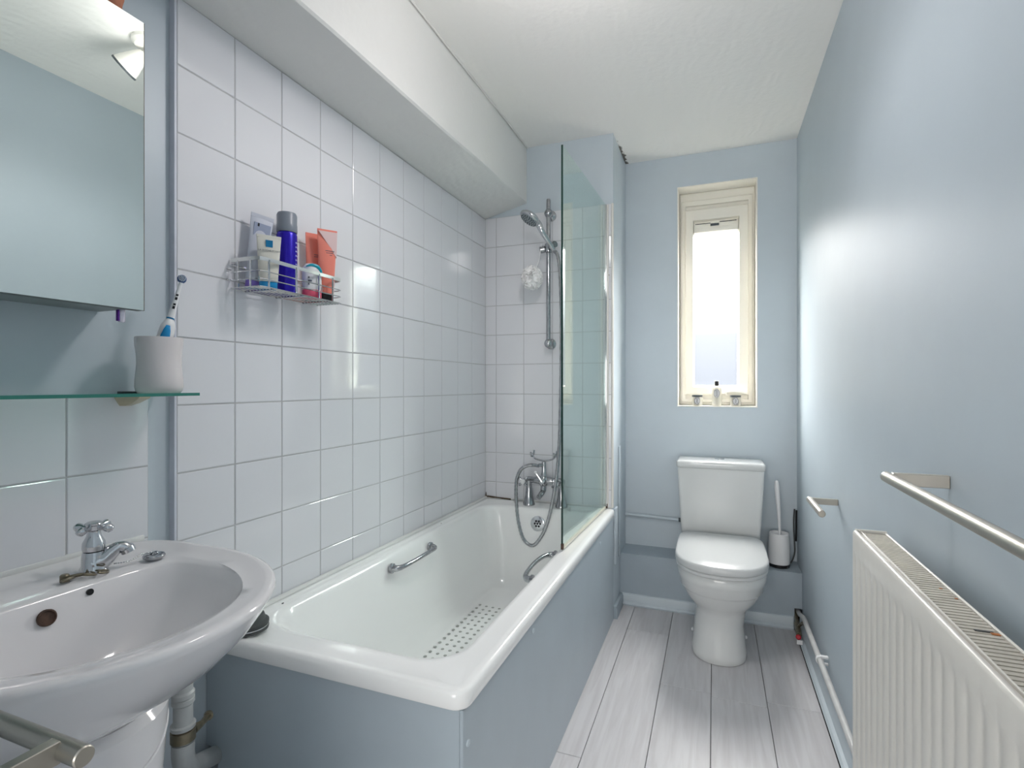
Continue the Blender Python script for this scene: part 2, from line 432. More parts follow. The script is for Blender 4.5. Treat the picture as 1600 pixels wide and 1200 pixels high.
# tap-end wall with return
bm = bmesh.new()
box(bm, XL, XE, YE, YB - 0.0005, ZF, ZC)
we = struct('wall_alcove', bm, 'blue', 'short wall at the tap end of the bath, tiled below and blue above')
part('tile_backing', nb(box, XT - 0.006, XE - 0.008, YE - 0.0070, YE, ZR - 0.02, 0.8695), 'grout', we, 'pale grey grout behind the tap-end tiles')
xs = [XT, -1.057, -0.9045, -0.752, -0.5995, XE - 0.006]
for a, b in zip(xs, xs[1:]):
    for j in range(-5, 6):
        za = max(z0t + j * P, ZR - 0.008); zb = z0t + (j + 1) * P
        if zb - za < 0.02: continue
        place_tile(we, 'y', a, b, za, zb, YE - 0.0085)
part('edge_trim', nb(box, XE - 0.006, XE + 0.003, YE - 0.012, YE + 0.006, ZR, 0.872, 0.002), 'trimwhite', we, 'white plastic trim down the edge of the tiles')
part('fixing_screw', nb(lathe, [(0.004, 0), (0.004, 0.002), (0.0, 0.003)], (-0.472, YE - 0.009, 0.528), (0, -1, 0), 10), 'brass', we)

# ceiling and beam
struct('ceiling', nb(box, XL - 0.12, XR + 0.12, YN - 0.1, YB + 0.17, ZC, ZC + 0.1), 'ceiling', 'white textured ceiling')
bm = bmesh.new()
ysl = [YN + (YE - YN) * k / 8 for k in range(9)]
rg = []
for y in ysl:
    t = (y - 0.93) / (2.518 - 0.93)
    zf = 0.880 + 0.046 * max(-0.3, t)
    wob = 0.002 * math.sin(y * 7)
    rg.append([(XL, y, 0.8695), (XL, y, ZC), (-0.891 + wob, y, ZC), (-0.889 + wob, y, zf + 0.006), (-0.895 + wob, y, zf)])
loft(bm, rg)
struct('trim_1', bm, 'soffit', 'white plastered beam boxed along the ceiling over the bath')
struct('trim_2', nb(box, -0.888, -0.882, YN, YE, ZC - 0.006, ZC - 0.0005, 0.002), 'ceiling', 'thin raised line where the beam meets the ceiling')

# boxing behind the toilet
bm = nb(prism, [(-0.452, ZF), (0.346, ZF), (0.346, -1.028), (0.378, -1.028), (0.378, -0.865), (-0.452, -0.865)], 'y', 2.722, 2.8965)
bx = struct('trim_3', bm, 'box_blue', 'low blue boxed ledge along the foot of the back wall')
part('void_shade', nb(box, 0.347, 0.378, 2.78, 2.89, ZF + 0.001, -1.029), 'dark', bx, 'near-black block where the pipes enter the boxing, shade put into its colour')  # dark block paints the shade inside the pipe notch
bm = bmesh.new()
prism(bm, [(2.722, ZF), (2.706, ZF), (2.700, ZF + 0.010), (2.706, ZF + 0.018), (2.711, ZF + 0.020), (2.711, ZF + 0.052), (2.714, ZF + 0.058), (2.722, ZF + 0.060)], 'x', -0.44, 0.34)
struct('baseboard_back', bm, 'blue', 'pale blue skirting along the boxed ledge behind the toilet')
bm = bmesh.new()
prism(bm, [(0.3785, ZF), (0.352, ZF), (0.346, ZF + 0.008), (0.352, ZF + 0.018), (0.362, ZF + 0.022), (0.362, ZF + 0.068), (0.366, ZF + 0.076), (0.3785, ZF + 0.080)], 'y', -1.0, 2.69)
struct('baseboard_right', bm, 'blue', 'grey-blue skirting under the pipe along the right wall')
bm = nb(prism, [(-0.4515, ZF), (-0.434, ZF), (-0.434, ZF + 0.045), (-0.439, ZF + 0.058), (-0.4515, ZF + 0.060)], 'y', 2.53, 2.715)
struct('baseboard_left', bm, 'box_blue', 'short blue skirting beside the far end of the bath')
bm = nb(box, -0.4515, -0.444, 2.66, 2.70, -0.863, -0.31, 0.002)
struct('trim_4', bm, 'blue', 'narrow blue batten up the corner left of the toilet')
bm = nb(box, -0.4515, -0.440, 2.53, 2.59, -0.863, -0.595, 0.003)
struct('trim_5', bm, 'blue', 'pale blue board end beside the far corner of the bath')

# door wall and hallway behind the camera
bm = bmesh.new()
box(bm, XL, -0.523, 0.135, YN, ZF, ZC)
box(bm, -0.523, XR, 0.135, YN, 0.905, ZC)
struct('wall_front', bm, 'blue', 'blue wall around the doorway')
bm = bmesh.new()
box(bm, -1.5, XR, -1.95, -1.88, ZF, ZC); box(bm, -1.5, -1.256, -1.9, YN, ZF, ZC)
struct('wall_hallway', bm, 'white_wall', 'white hallway wall behind the doorway')
struct('ceiling_hallway', nb(box, -1.5, XR + 0.12, -1.95, 0.135, ZC, ZC + 0.1), 'ceiling', 'white hallway ceiling')

# ------------------------------------------------------------------ window
win = thing('window_1', 'narrow white window with a frosted pane above the toilet', None, (0.01, 3.0, WZ0), kind='structure')
def frame4(bm, x0, x1, z0, z1, wl_, wr_, wt, wbm, y0, y1, bev=0.004):
    """mitred frame as one loft round the opening"""
    prof = [(0.0, y0 + bev), (bev, y0), (1.0, y0), (1.0, y1), (0.0, y1)]
    rings = []
    for (f, y) in [(0, y1), (0, y0 + bev), (bev, y0), (1 - 0.10, y0), (1.0, y0 + 0.012), (1.0, y1)]:
        if f == bev:
            l = r = t = b_ = bev
        else: l, r, t, b_ = wl_ * f, wr_ * f, wt * f, wbm * f
        rings.append([(x0 + l, y, z0 + b_), (x1 - r, y, z0 + b_), (x1 - r, y, z1 - t), (x0 + l, y, z1 - t)])
    rings.append(rings[0])
    loft(bm, rings, False, False)
    bmesh.ops.remove_doubles(bm, verts=bm.verts, dist=1e-6)
bm = bmesh.new()
T = 0.004
for a in ((WX0 - 0.0005, WX0 + T, WZ0, WZ1), (WX1 - T, WX1 + 0.0005, WZ0, WZ1)):
    box(bm, a[0], a[1], YB - 0.002, YB + 0.169, a[2], a[3])
box(bm, WX0 + T, WX1 - T, YB - 0.002, YB + 0.169, WZ1 - T, WZ1)
part('reveal', bm, 'reveal', win, 'cream painted sides of the window opening')
part('window_sill', nb(box, WX0 + T, WX1 - T, YB - 0.004, 3.0, WZ0, WZ0 + 0.005, 0.002), 'reveal', win, 'cream painted sill')
bm = bmesh.new()
frame4(bm, WX0 + T, WX1 - T, WZ0 + 0.005, WZ1 - T, 0.034, 0.034, 0.100, 0.060, 3.0, 3.065, 0.005)
fr = part('frame', bm, 'upvc', win)
bm = bmesh.new()
frame4(bm, WX0 + T + 0.012, WX1 - T - 0.012, WZ0 + 0.02, WZ1 - T - 0.045, 0.022, 0.022, 0.03, 0.02, 2.990, 3.0, 0.003)
part('frame_bead', bm, 'upvc', win)
bm = bmesh.new()
frame4(bm, -0.147, 0.168, -0.052, 0.945, 0.046, 0.050, 0.066, 0.048, 2.978, 3.05, 0.006)
sash = part('sash', bm, 'upvc', win)
bm = bmesh.new()
frame4(bm, -0.110, 0.127, -0.012, 0.888, 0.010, 0.012, 0.010, 0.012, 2.990, 3.045, 0.003)
part('glazing_bead', bm, 'upvc', sash)
part('pane', nb(box, -0.104, 0.122, 3.03, 3.036, -0.008, 0.885), 'frosted', win, 'frosted glass')
vt = part('trickle_vent', nb(box, -0.101, 0.117, 2.976, 3.026, 0.817, 0.868, 0.003), 'upvc', win, 'white trickle vent at the top of the pane')
bm = bmesh.new(); box(bm, -0.092, -0.02, 2.974, 2.978, 0.842, 0.860, 0.001); box(bm, 0.03, 0.108, 2.974, 2.978, 0.845, 0.862, 0.001)
part('vent_flap', bm, 'upvc', vt)
bm = bmesh.new()
box(bm, -0.094, -0.018, 2.9755, 2.9765, 0.860, 0.864); box(bm, 0.028, 0.110, 2.9755, 2.9765, 0.8625, 0.867)
part('vent_gap', bm, 'inkdark', vt, 'dark slots of the vent')
part('vent_slider', nb(box, -0.018, 0.024, 2.970, 2.977, 0.846, 0.858, 0.001), 'nozzle', vt, 'dark grey vent slider')
bm = bmesh.new()
box(bm, 0.055, 0.075, 2.962, 2.979, -0.052, -0.025, 0.003)
tube(bm, smooth_path([(0.062, 2.958, -0.038), (0.09, 2.95, -0.034), (0.13, 2.95, -0.036), (0.153, 2.955, -0.042)]), 0.0085, 8)
part('window_handle', bm, 'upvc', win, 'white casement handle')
part('hinge_stay', nb(box, WX0 + 0.012, WX0 + 0.02, 2.985, 3.0, 0.62, 0.66, 0.002), 'upvc', win)

# toiletries on the sill
def oval_label(bm, cx, y, cz, a, b):
    lathe(bm, [(1.0, 0.0), (1.0, 0.0006)], (0, 0, 0), (0, -1, 0), 24)
    for v in bm.verts: v.co = Vector((cx + v.co.x * a, y + v.co.y, cz + v.co.z * b))
def squiggles(bm, cx, y, cz, a, b):
    pts = [(cx + a * 0.9 * math.cos(t), y, cz + b * 0.9 * math.sin(t)) for t in [2 * PI * k / 24 for k in range(24)]]
    tube(bm, pts, 0.0013, 5, close=True)
    for k in range(-2, 3):
        tube(bm, [(cx - a * .45 + 0.0004 * (k % 2), y, cz + k * b * .28), (cx - a * .1, y, cz + k * b * .28 + b * .12), (cx + a * .15, y, cz + k * b * .28 - b * .1), (cx + a * .45, y, cz + k * b * .28)], 0.0012, 5)
zs = WZ0 + 0.0055
def candle(cx, label):
    t = thing('scented_candle', label, 'candle', (cx, 2.935, zs), group='candles on the window sill')
    part('jar', nb(lathe, [(0.024, 0.0), (0.026, 0.003), (0.026, 0.052), (0.0245, 0.052), (0.0245, 0.03), (0, 0.03)], (cx, 2.935, zs), (0, 0, 1), 24), 'candlewax', t)
    part('rim', nb(lathe, [(0.0262, 0.045), (0.0265, 0.055), (0.0245, 0.0555), (0.0245, 0.045)], (cx, 2.935, zs), (0, 0, 1), 24, False), 'nozzle', t, 'dark glass rim')
    bm = bmesh.new(); oval_label(bm, cx, 2.935 - 0.0262, zs + 0.025, 0.014, 0.019)
    lb = part('paper_label', bm, 'label', t)
    bm = bmesh.new(); squiggles(bm, cx, 2.935 - 0.0270, zs + 0.025, 0.014, 0.019)
    part('print', bm, 'ink', lb)
candle(-0.083, 'small candle jar with oval label, at the left end of the window sill')
candle(0.103, 'small candle jar with oval label, at the right end of the sill under the handle')
t = thing('perfume_bottle', 'taller clear bottle with black cap and grey oval label, in the middle of the sill', 'bottle', (0.013, 2.935, zs))
part('bottle_body', nb(lathe, [(0.022, 0), (0.024, 0.003), (0.024, 0.09), (0.021, 0.096), (0.009, 0.099), (0.009, 0.104)], (0.013, 2.935, zs), (0, 0, 1), 24), 'candlewax', t)
part('cap', nb(lathe, [(0.0095, 0.104), (0.0105, 0.105), (0.0105, 0.127), (0.0095, 0.128)], (0.013, 2.935, zs), (0, 0, 1), 18), 'black', t, 'black cap')
bm = bmesh.new(); oval_label(bm, 0.013, 2.935 - 0.0245, zs + 0.065, 0.015, 0.024); lb = part('paper_label', bm, 'label', t)
bm = bmesh.new(); squiggles(bm, 0.013, 2.935 - 0.0255, zs + 0.065, 0.015, 0.024); part('print', bm, 'ink', lb)

# ------------------------------------------------------------------ bathtub
def rr(x0, x1, y0, y1, r, z, n=7):
    """rounded rectangle, r = radius or 4 radii (x0y0, x1y0, x1y1, x0y1)"""
    if not isinstance(r, (list, tuple)): r = [r] * 4
    out = []
    for (cx, cy, a0), q in zip(((x0, y0, PI), (x1, y0, 1.5 * PI), (x1, y1, 0), (x0, y1, .5 * PI)), r):
        px = cx + q if cx == x0 else cx - q; py = cy + q if cy == y0 else cy - q
        for k in range(n + 1):
            a = a0 + .5 * PI * k / n
            out.append((px + q * math.cos(a), py + q * math.sin(a), z))
    return out
BX0, BX1, BY0, BY1 = -1.114, -0.440, 0.893, 2.508
tub = thing('bathtub', 'white enamel bathtub with chrome grab handles under the tiled wall', 'bathtub', (-0.78, 1.70, ZF))
bm = bmesh.new()
def inr(i, z, r=0.035):
    return rr(BX0 + i, BX1 - i, BY0 + i, BY1 - i, [0.02, max(r - i, .006), max(0.03 - i, .006), 0.01], z)
OPX0, OPX1, OPY0, OPY1 = -1.070, -0.520, 0.990, 2.402
rings = [inr(0.014, ZR - 0.036), inr(0.004, ZR - 0.038), inr(0.001, ZR - 0.034), inr(0.0, ZR - 0.018), inr(0.001, ZR - 0.008), inr(0.005, ZR - 0.0018), inr(0.011, ZR), inr(0.024, ZR - 0.001)]
rings.append(rr(BX0 + 0.026, BX1 - 0.034, BY0 + 0.03, BY1 - 0.03, [0.03, 0.03, 0.03, 0.03], ZR - 0.0045))
def op(dx0, dx1, dy0, dy1, z, r): return rr(OPX0 + dx0, OPX1 - dx1, OPY0 + dy0, OPY1 - dy1, r, z)
R0 = [0.11, 0.10, 0.10, 0.10]
rings += [op(-0.010, -0.012, -0.02, -0.012, ZR - 0.0055, [q + .012 for q in R0]), op(0, 0, 0, 0, ZR - 0.008, R0), op(0.007, 0.007, 0.010, 0.007, ZR - 0.016, R0),
          op(0.013, 0.013, 0.028, 0.012, ZR - 0.035, R0), op(0.024, 0.024, 0.080, 0.020, ZR - 0.10, R0), op(0.036, 0.036, 0.15, 0.030, ZR - 0.18, R0),
          op(0.046, 0.046, 0.235, 0.045, ZR - 0.27, [.11, .11, .1, .1]), op(0.060, 0.060, 0.315, 0.060, ZR - 0.335, [.11, .11, .1, .1]),
          op(0.080, 0.080, 0.39, 0.085, ZR - 0.368, [.1, .1, .09, .09]), op(0.102, 0.102, 0.46, 0.12, ZR - 0.378, [.1, .1, .08, .08]), op(0.2, 0.2, 0.60, 0.3, ZR - 0.380, [.06] * 4)]
loft(bm, rings, False, True)
part('tub', bm, 'enamel', tub, ang=60)
# anti-slip dots
bm = bmesh.new()
zb = ZR - 0.380
for i in range(14):
    for j in range(9):
        y = 1.625 + i * 0.036; x = -0.958 + j * 0.0305
        if i == 0 and j > 4 or i == 1 and j > 6: continue
        lathe(bm, [(0.0066, 0), (0.0056, 0.0012)], (x, y, zb + (0.0042 if j == 0 else 0.0014 if j < 2 else 0.0008)), (0, 0, 1), 7)
part('antislip_dots', bm, mat('antislip_grit', rgb(176, 178, 174), 0.8), tub, 'grid of grey anti-slip dots on the tub floor', kind='stuff')
def grab(name_label, x, side, y0, y1, z):
    bm = bmesh.new()
    s = side
    pts = smooth_path([(x, y0, z), (x - s * -0.0 + s * 0.024, y0 + 0.008, z + .001), (x + s * 0.036, y0 + 0.05, z + 0.004), (x + s * 0.040, (y0 + y1) / 2, z + 0.006),
                       (x + s * 0.036, y1 - 0.05, z + 0.004), (x + s * 0.024, y1 - 0.008, z + .001), (x, y1, z)], 5)
    n = len(pts); rs = [0.0075 + 0.0075 * (abs(2 * i / (n - 1) - 1)) ** 3 for i in range(n)]
    tube(bm, pts, rs, 12)
    for y in (y0, y1): lathe(bm, [(0.017, -0.004), (0.017, 0.004), (0.012, 0.007)], (x, y, z), (s, 0, 0), 14)
    part('grab_handle', bm, 'chrome_old', tub, name_label)
grab('chrome grab handle on the wall side', -1.046, 1, 1.55, 1.815, ZR - 0.050)
grab('chrome grab handle on the open side', -0.555, -1, 1.62, 1.89, ZR - 0.050)
oc = (-0.787, 2.384, ZR - 0.075)
bm = nb(lathe, [(0.036, -0.004), (0.036, 0.002), (0.031, 0.005), (0.023, 0.0045), (0.018, 0.006), (0.0, 0.007)], oc, (0, -1, 0.12), 24)
ov = part('overflow', bm, 'chrome', tub, 'round chrome overflow with black holes')
bm = bmesh.new()
for k in range(7):
    a = 2 * PI * k / 6; rr_ = 0.0135 if k < 6 else 0
    lathe(bm, [(0.0052, 0.004), (0.0052, 0.0078)], (oc[0] + rr_ * math.cos(a), oc[1] - 0.0005, oc[2] + rr_ * math.sin(a)), (0, -1, 0.12), 10)
part('overflow_holes', bm, 'black', ov)
# sealant
bm = bmesh.new(); tube(bm, [(-1.110, 0.895, ZR + 0.004), (-1.110, 1.4, ZR + 0.004), (-1.110, 2.50, ZR + 0.003)], 0.0078, 8); tube(bm, [(-1.11, 2.506, ZR + .003), (-0.455, 2.506, ZR + .003)], 0.0045, 8)
part('sealant', bm, 'seal', tub, 'white sealant line along the tiles')
bm = bmesh.new()
tube(bm, smooth_path([(-1.112, 2.45, ZR + 0.002), (-1.108, 2.50, ZR + 0.007), (-1.07, 2.504, ZR + 0.006), (-1.00, 2.503, ZR + 0.004), (-0.97, 2.503, ZR + .003)]), [0.002] + [0.0045] * 12 + [0.0035] * 11 + [0.001], 6)
tube(bm, [(-1.113, 2.505, ZR), (-1.113, 2.507, ZR + 0.03)], [0.004, 0.001], 6)
part('mould_patch', bm, 'mould', tub, 'brown mould in the far sealant corner')
bm = bmesh.new()
lathe(bm, [(0.0058, 0), (0.005, 0.0014)], (-1.092, 1.100, ZR - 0.003), (0, 0, 1), 8)
for v in bm.verts: v.co.x += (v.co.y - 1.1) * -0.6
part('enamel_chip', bm, 'black', tub, 'small black chip in the enamel')
bm = bmesh.new()
for (x, y, r) in ((-1.09, 1.98, .004), (-1.098, 2.19, .003), (-1.1, 1.70, 0.0025)): lathe(bm, [(r, 0), (r * .7, 0.001)], (x, y, ZR - 0.0035), (0, 0, 1), 7)
part('rim_specks', bm, 'rust', tub, 'small brown specks on the wall-side rim', kind='stuff')

# bath panels
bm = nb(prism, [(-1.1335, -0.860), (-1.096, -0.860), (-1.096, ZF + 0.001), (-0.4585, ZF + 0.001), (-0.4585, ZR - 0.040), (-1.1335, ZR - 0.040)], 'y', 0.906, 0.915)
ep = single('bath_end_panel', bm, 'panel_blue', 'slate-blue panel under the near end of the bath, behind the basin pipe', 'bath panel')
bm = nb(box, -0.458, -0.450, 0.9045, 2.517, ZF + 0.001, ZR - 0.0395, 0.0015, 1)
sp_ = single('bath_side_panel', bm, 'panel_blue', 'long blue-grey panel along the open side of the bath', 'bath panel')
for (y, z) in ((2.203, -0.669), (1.323, -0.654), (0.925, -0.700)):
    bm = nb(lathe, [(0.007, 0), (0.0065, 0.0025), (0.002, 0.0035)], (-0.450, y, z), (1, 0, 0), 12)
    part('screw_cap', bm, 'blue', sp_)
part('void_shade', nb(box, -1.1335, -1.09, 1.05, 1.06, ZF + 0.002, -0.80), 'dark', ep, 'near-black sheet behind the cut-out, painted as shade')  # dark sheet stands in for the shade under the bath

# black-grey bath plug lying on the near rim corner
t = thing('bath_plug', 'dark grey ridged rubber plug lying on the bath rim next to the basin', 'plug', (-1.045, 0.945, ZR))
part('plug_body', nb(lathe, [(0.040, 0.0), (0.046, 0.002), (0.047, 0.007), (0.043, 0.009), (0.043, 0.012), (0.047, 0.014), (0.047, 0.020), (0.040, 0.024)], (-1.045, 0.945, ZR), (0, 0, 1), 28), 'rubber', t)
part('chrome_band', nb(lathe, [(0.0435, 0.0085), (0.0455, 0.009), (0.0455, 0.012), (0.0435, 0.0125)], (-1.045, 0.945, ZR), (0, 0, 1), 28, False), 'chrome_old', t, 'thin metal band')
part('plug_top', nb(lathe, [(0.040, 0.024), (0.036, 0.036), (0.022, 0.043), (0.0, 0.044)], (-1.045, 0.945, ZR), (0, 0, 1), 28), 'rubber', t)

# ------------------------------------------------------------------ shower screen
SX = -0.483
scr = thing('shower_screen', 'clear glass shower screen hinged at the tap end of the bath', 'shower screen', (SX, 2.14, ZR))
bm = nb(box, SX - 0.003, SX + 0.003, 1.8095, 2.494, ZR + 0.012, 0.858)
part('glass_panel', bm, 'glass', scr, 'greenish clear glass')
bm = bmesh.new()
box(bm, SX - 0.0032, SX + 0.0032, 1.8065, 1.8095, ZR + 0.012, 0.858); 
part('glass_edge', bm, 'glass_edge', scr, 'dark green polished edge of the glass')
bm = bmesh.new()
box(bm, SX - 0.006, SX + 0.006, 2.488, 2.500, ZR + 0.010, 0.862, 0.002)
part('hinge_profile', bm, 'chrome', scr, 'chrome hinge strip')
bm = bmesh.new()
box(bm, SX - 0.008, SX + 0.012, 2.498, YE - 0.0087, ZR + 0.004, 0.864, 0.002)
part('wall_profile', bm, 'trimwhite', scr, 'white wall channel')
bm = bmesh.new(); box(bm, SX - 0.005, SX + 0.005, 1.812, 2.48, ZR + 0.0002, ZR + 0.013, 0.002)
part('bottom_seal', bm, mat('yellowed_clear_seal', rgb(206, 204, 186), 0.3), scr, 'yellowed plastic seal along the rim')
part('seal_end', nb(box, SX - 0.005, SX + 0.005, 1.805, 1.815, ZR + 0.0005, ZR + 0.022, 0.002), 'rust', scr, 'brown stained end of the seal')
part('hinge_foot', nb(lathe, [(0.009, 0), (0.009, 0.02)], (SX, 2.497, ZR + 0.001), (0, 0, 1), 12), 'rust', scr, 'rusty hinge foot')

for o_ in scr.children:      # the screen stands a degree off square: its free edge swings towards the tub
    for v in o_.data.vertices:
        v.co.x += (v.co.y + 2.14 - 2.5) * 0.033
# ------------------------------------------------------------------ shower rail, head, hose
BXC, BYC = -0.757, 2.458
rail = thing('shower_rail', 'vertical chrome shower rail on the tap-end tiles', 'shower rail', (BXC, BYC, 0.19))
part('riser_bar', nb(lathe, [(0.0105, 0.0), (0.0105, 0.70), (0.009, 0.706)], (BXC, BYC, 0.205), (0, 0, 1), 16), 'chrome_old', rail)
for z in (0.842, 0.205):
    bm = bmesh.new()
    lathe(bm, [(0.026, 0), (0.026, 0.012), (0.021, 0.016), (0.013, 0.020), (0.012, 0.050)], (BXC, YE - 0.010, z), (0, -1, 0), 20)
    sphere(bm, (BXC, BYC, z), 0.021, 14, 1.1)
    part('wall_bracket', bm, 'chrome_old', rail)
bm = bmesh.new()
lathe(bm, [(0.018, -0.020), (0.018, 0.020)], (BXC, BYC, 0.672), (0, 0, 1), 16)
lathe(bm, [(0.010, 0), (0.017, 0.006), (0.018, 0.026), (0.014, 0.030)], (BXC - 0.012, BYC - 0.004, 0.668), (-1, -0.2, -.15), 16)
lathe(bm, [(0.012, 0.0), (0.014, 0.03), (0.016, 0.045)], (BXC + 0.008, BYC - 0.01, 0.674), (0.75, -0.55, 0.1), 14)
part('slider', bm, 'chrome_old', rail, 'sliding clamp holding the shower head')

# handset: face centre to the left and towards the tub
hc = Vector((-0.812, 2.33, 0.782)); nrm = Vector((-0.43, -0.305, -0.80)).normalized()
hb = Vector((-0.722, 2.428, 0.655))          # foot of the handle in the clamp
hs = thing('hand_shower', 'round chrome shower head tilted over the bath', 'shower head', tuple(hb))
bm = bmesh.new()
lathe(bm, [(0.046, 0.004), (0.051, 0.0), (0.053, -0.006), (0.050, -0.013), (0.040, -0.021), (0.026, -0.028), (0.0, -0.031)], hc, nrm, 32)
pts = smooth_path([hc - nrm * 0.016, hc - nrm * 0.022 + (hb - hc) * 0.25, hc + (hb - hc) * 0.55 + Vector((0.004, -.012, .012)), hb], 6)
tube(bm, pts, [0.017 - 0.0055 * i / (len(pts) - 1) for i in range(len(pts))], 14)
part('handset', bm, 'chrome', hs)
bm = nb(lathe, [(0.044, 0.003), (0.043, 0.0065), (0.0, 0.008)], hc, nrm, 28)
fp = part('face_plate', bm, mat('grey_spray_plate', rgb(150, 160, 164), 0.3), hs, 'grey spray plate')
bm = bmesh.new(); ax, u, v = basis(nrm)
for ring, cnt in ((0.010, 5), (0.020, 10), (0.029, 14), (0.038, 20)):
    for k in range(cnt):
        a = 2 * PI * k / cnt
        lathe(bm, [(0.0023, 0.006), (0.0016, 0.0105)], hc + (u * math.cos(a) + v * math.sin(a)) * ring, nrm, 6)
part('nozzles', bm, 'nozzle', fp, 'dark rubber spray nozzles', kind='stuff')

hose_pts = [tuple(hb + Vector((0.004, -0.002, -0.008))), (-0.696, 2.412, 0.615), (-0.680, 2.402, 0.50), (-0.673, 2.395, 0.25), (-0.676, 2.395, 0.0), (-0.683, 2.395, -0.25), (-0.695, 2.392, -0.42),
            (-0.716, 2.385, -0.56), (-0.748, 2.378, -0.68), (-0.790, 2.372, -0.752), (-0.822, 2.37, -0.765), (-0.858, 2.372, -0.735), (-0.886, 2.382, -0.66), (-0.902, 2.396, -0.56),
            (-0.904, 2.404, -0.47), (-0.882, 2.398, -0.415), (-0.850, 2.404, -0.392), (-0.815, 2.412, -0.388), (-0.792, 2.418, -0.392)]
bm = bmesh.new(); sp2 = smooth_path(hose_pts, 10)
tube(bm, sp2, [0.0082 + (0.0008 if i % 2 else -0.0004) for i in range(len(sp2))], 10)
single('shower_hose', bm, 'chrome_old', 'long ribbed metal shower hose looping down in front of the bath taps', 'hose')

# bath puff hanging on the slider
pc = Vector((-0.822, 2.40, 0.520))
t = thing('bath_puff', 'white nylon bath puff hanging by a cord from the shower rail', 'bath puff', tuple(pc - Vector((0, 0, .06))))
bm = bmesh.new()
rnd = random.Random(3)
sphere(bm, tuple(pc), 0.047, 20)
for k in range(60):
    ax_ = Vector((rnd.gauss(0, 1), rnd.gauss(0, 1), rnd.gauss(0, 1))).normalized(); a_, u_, v_ = basis(ax_)
    pts = []
    for i in range(22):
        a = 2 * PI * i / 22; rad = 0.045 + 0.009 * math.sin(a * 5 + k) + rnd.uniform(-.003, .003)
        pts.append(pc + (u_ * math.cos(a) + v_ * math.sin(a)) * rad * Vector((1, 1, 1)).x + a_ * 0.010 * math.sin(a * 7 + k))
    inner = [pc + (p - pc) * 0.85 + a_ * rnd.uniform(-.008, .008) for p in pts]
    loft(bm, [inner, pts], False, False)
for v in bm.verts: v.co = pc + Vector(((v.co - pc).x, (v.co - pc).y, (v.co - pc).z * 1.12))
part('mesh_ruffles', bm, 'puff', t, ang=80)
part('cord', nb(tube, smooth_path([(BXC - 0.030, BYC - 0.02, 0.690), (-0.800, 2.43, 0.60), (pc.x + 0.002, pc.y, pc.z + 0.03)], 5), 0.0016, 6), 'puff', t)

# ------------------------------------------------------------------ bath mixer tap
MY = 2.452
mx_ = thing('bath_mixer_tap', 'traditional chrome bath mixer with white porcelain-capped handles and cradle', 'tap', (-0.773, MY, ZR))
for x in (-0.856, -0.690):
    bm = nb(lathe, [(0.030, -0.004), (0.030, 0.004), (0.0265, 0.012), (0.020, 0.040), (0.0155, 0.080), (0.0145, 0.105), (0.018, 0.112), (0.018, 0.128), (0.010, 0.133)], (x, MY, ZR), (0, 0, 1), 22)
    part('pillar', bm, 'chrome_old', mx_)
bm = bmesh.new()
zc_ = ZR + 0.122
tube(bm, [(-0.860, MY, zc_), (-0.83, MY - 0.01, zc_), (-0.773, MY - 0.022, zc_ + 0.002), (-0.716, MY - 0.01, zc_), (-0.686, MY, zc_)], [0.015, 0.015, 0.022, 0.015, 0.015], 14)
sphere(bm, (-0.773, MY - 0.022, zc_), 0.025, 18, 1.25)
tube(bm, smooth_path([(-0.773, MY - 0.022, zc_ - 0.02), (-0.773, MY - 0.030, zc_ - 0.046), (-0.776, MY - 0.050, zc_ - 0.058), (-0.782, MY - 0.072, zc_ - 0.072)], 5), [0.014] * 6 + [0.013] * 5 + [0.012] * 5, 14)
tube(bm, smooth_path([(-0.773, MY - 0.020, zc_ + 0.02), (-0.773, MY - 0.018, zc_ + 0.06), (-0.773, MY - 0.018, zc_ + 0.092)], 4), [0.017, 0.015, 0.013, 0.012, 0.0115, 0.011, 0.011, 0.0105, 0.0105], 14)
tube(bm, [(-0.773, MY - 0.02, zc_ + 0.077), (-0.795, MY - 0.034, zc_ + 0.077)], 0.009, 10)
part('mixer_body', bm, 'chrome_old', mx_)
for x in (-0.869, -0.702):
    hcx = Vector((x, MY - 0.036, zc_ - 0.004))
    bm = bmesh.new()
    lathe(bm, [(0.010, -0.026), (0.012, 0), (0.012, 0.014), (0.009, 0.020), (0.009, 0.03)], hcx + Vector((0, 0.006, 0)), (0, -1, 0), 14)
    for k in range(4):
        a = PI / 4 + k * PI / 2
        d = Vector((math.cos(a), 0, math.sin(a)))
        c = hcx + Vector((0, -0.016, 0))
        tube(bm, [c, c + d * 0.016, c + d * 0.024, c + d * 0.029], [0.0045, 0.0045, 0.007, 0.003], 8)
    hd = part('cross_handle', bm, 'chrome_old', mx_)
    part('indice', nb(lathe, [(0.012, 0.024), (0.012, 0.030), (0.008, 0.034), (0, 0.035)], hcx + Vector((0, 0.006, 0)), (0, -1, 0), 16), 'plastic_w', hd, 'round white porcelain cap')
bm = bmesh.new()
lc = Vector((-0.773, MY - 0.042, zc_ + 0.0))
lathe(bm, [(0.016, -0.004), (0.016, 0.006), (0.011, 0.011)], lc, (0, -1, 0), 16)
tube(bm, [lc + Vector((0, -0.008, 0)), lc + Vector((-0.026, -0.012, 0.038))], 0.0035, 8)
lv = part('diverter_lever', bm, 'chrome', mx_)
part('lever_knob', nb(sphere, tuple(lc + Vector((-0.030, -0.013, 0.044))), 0.0075, 12), 'plastic_w', lv, 'white porcelain knob')
bm = bmesh.new()
cz = zc_ + 0.100
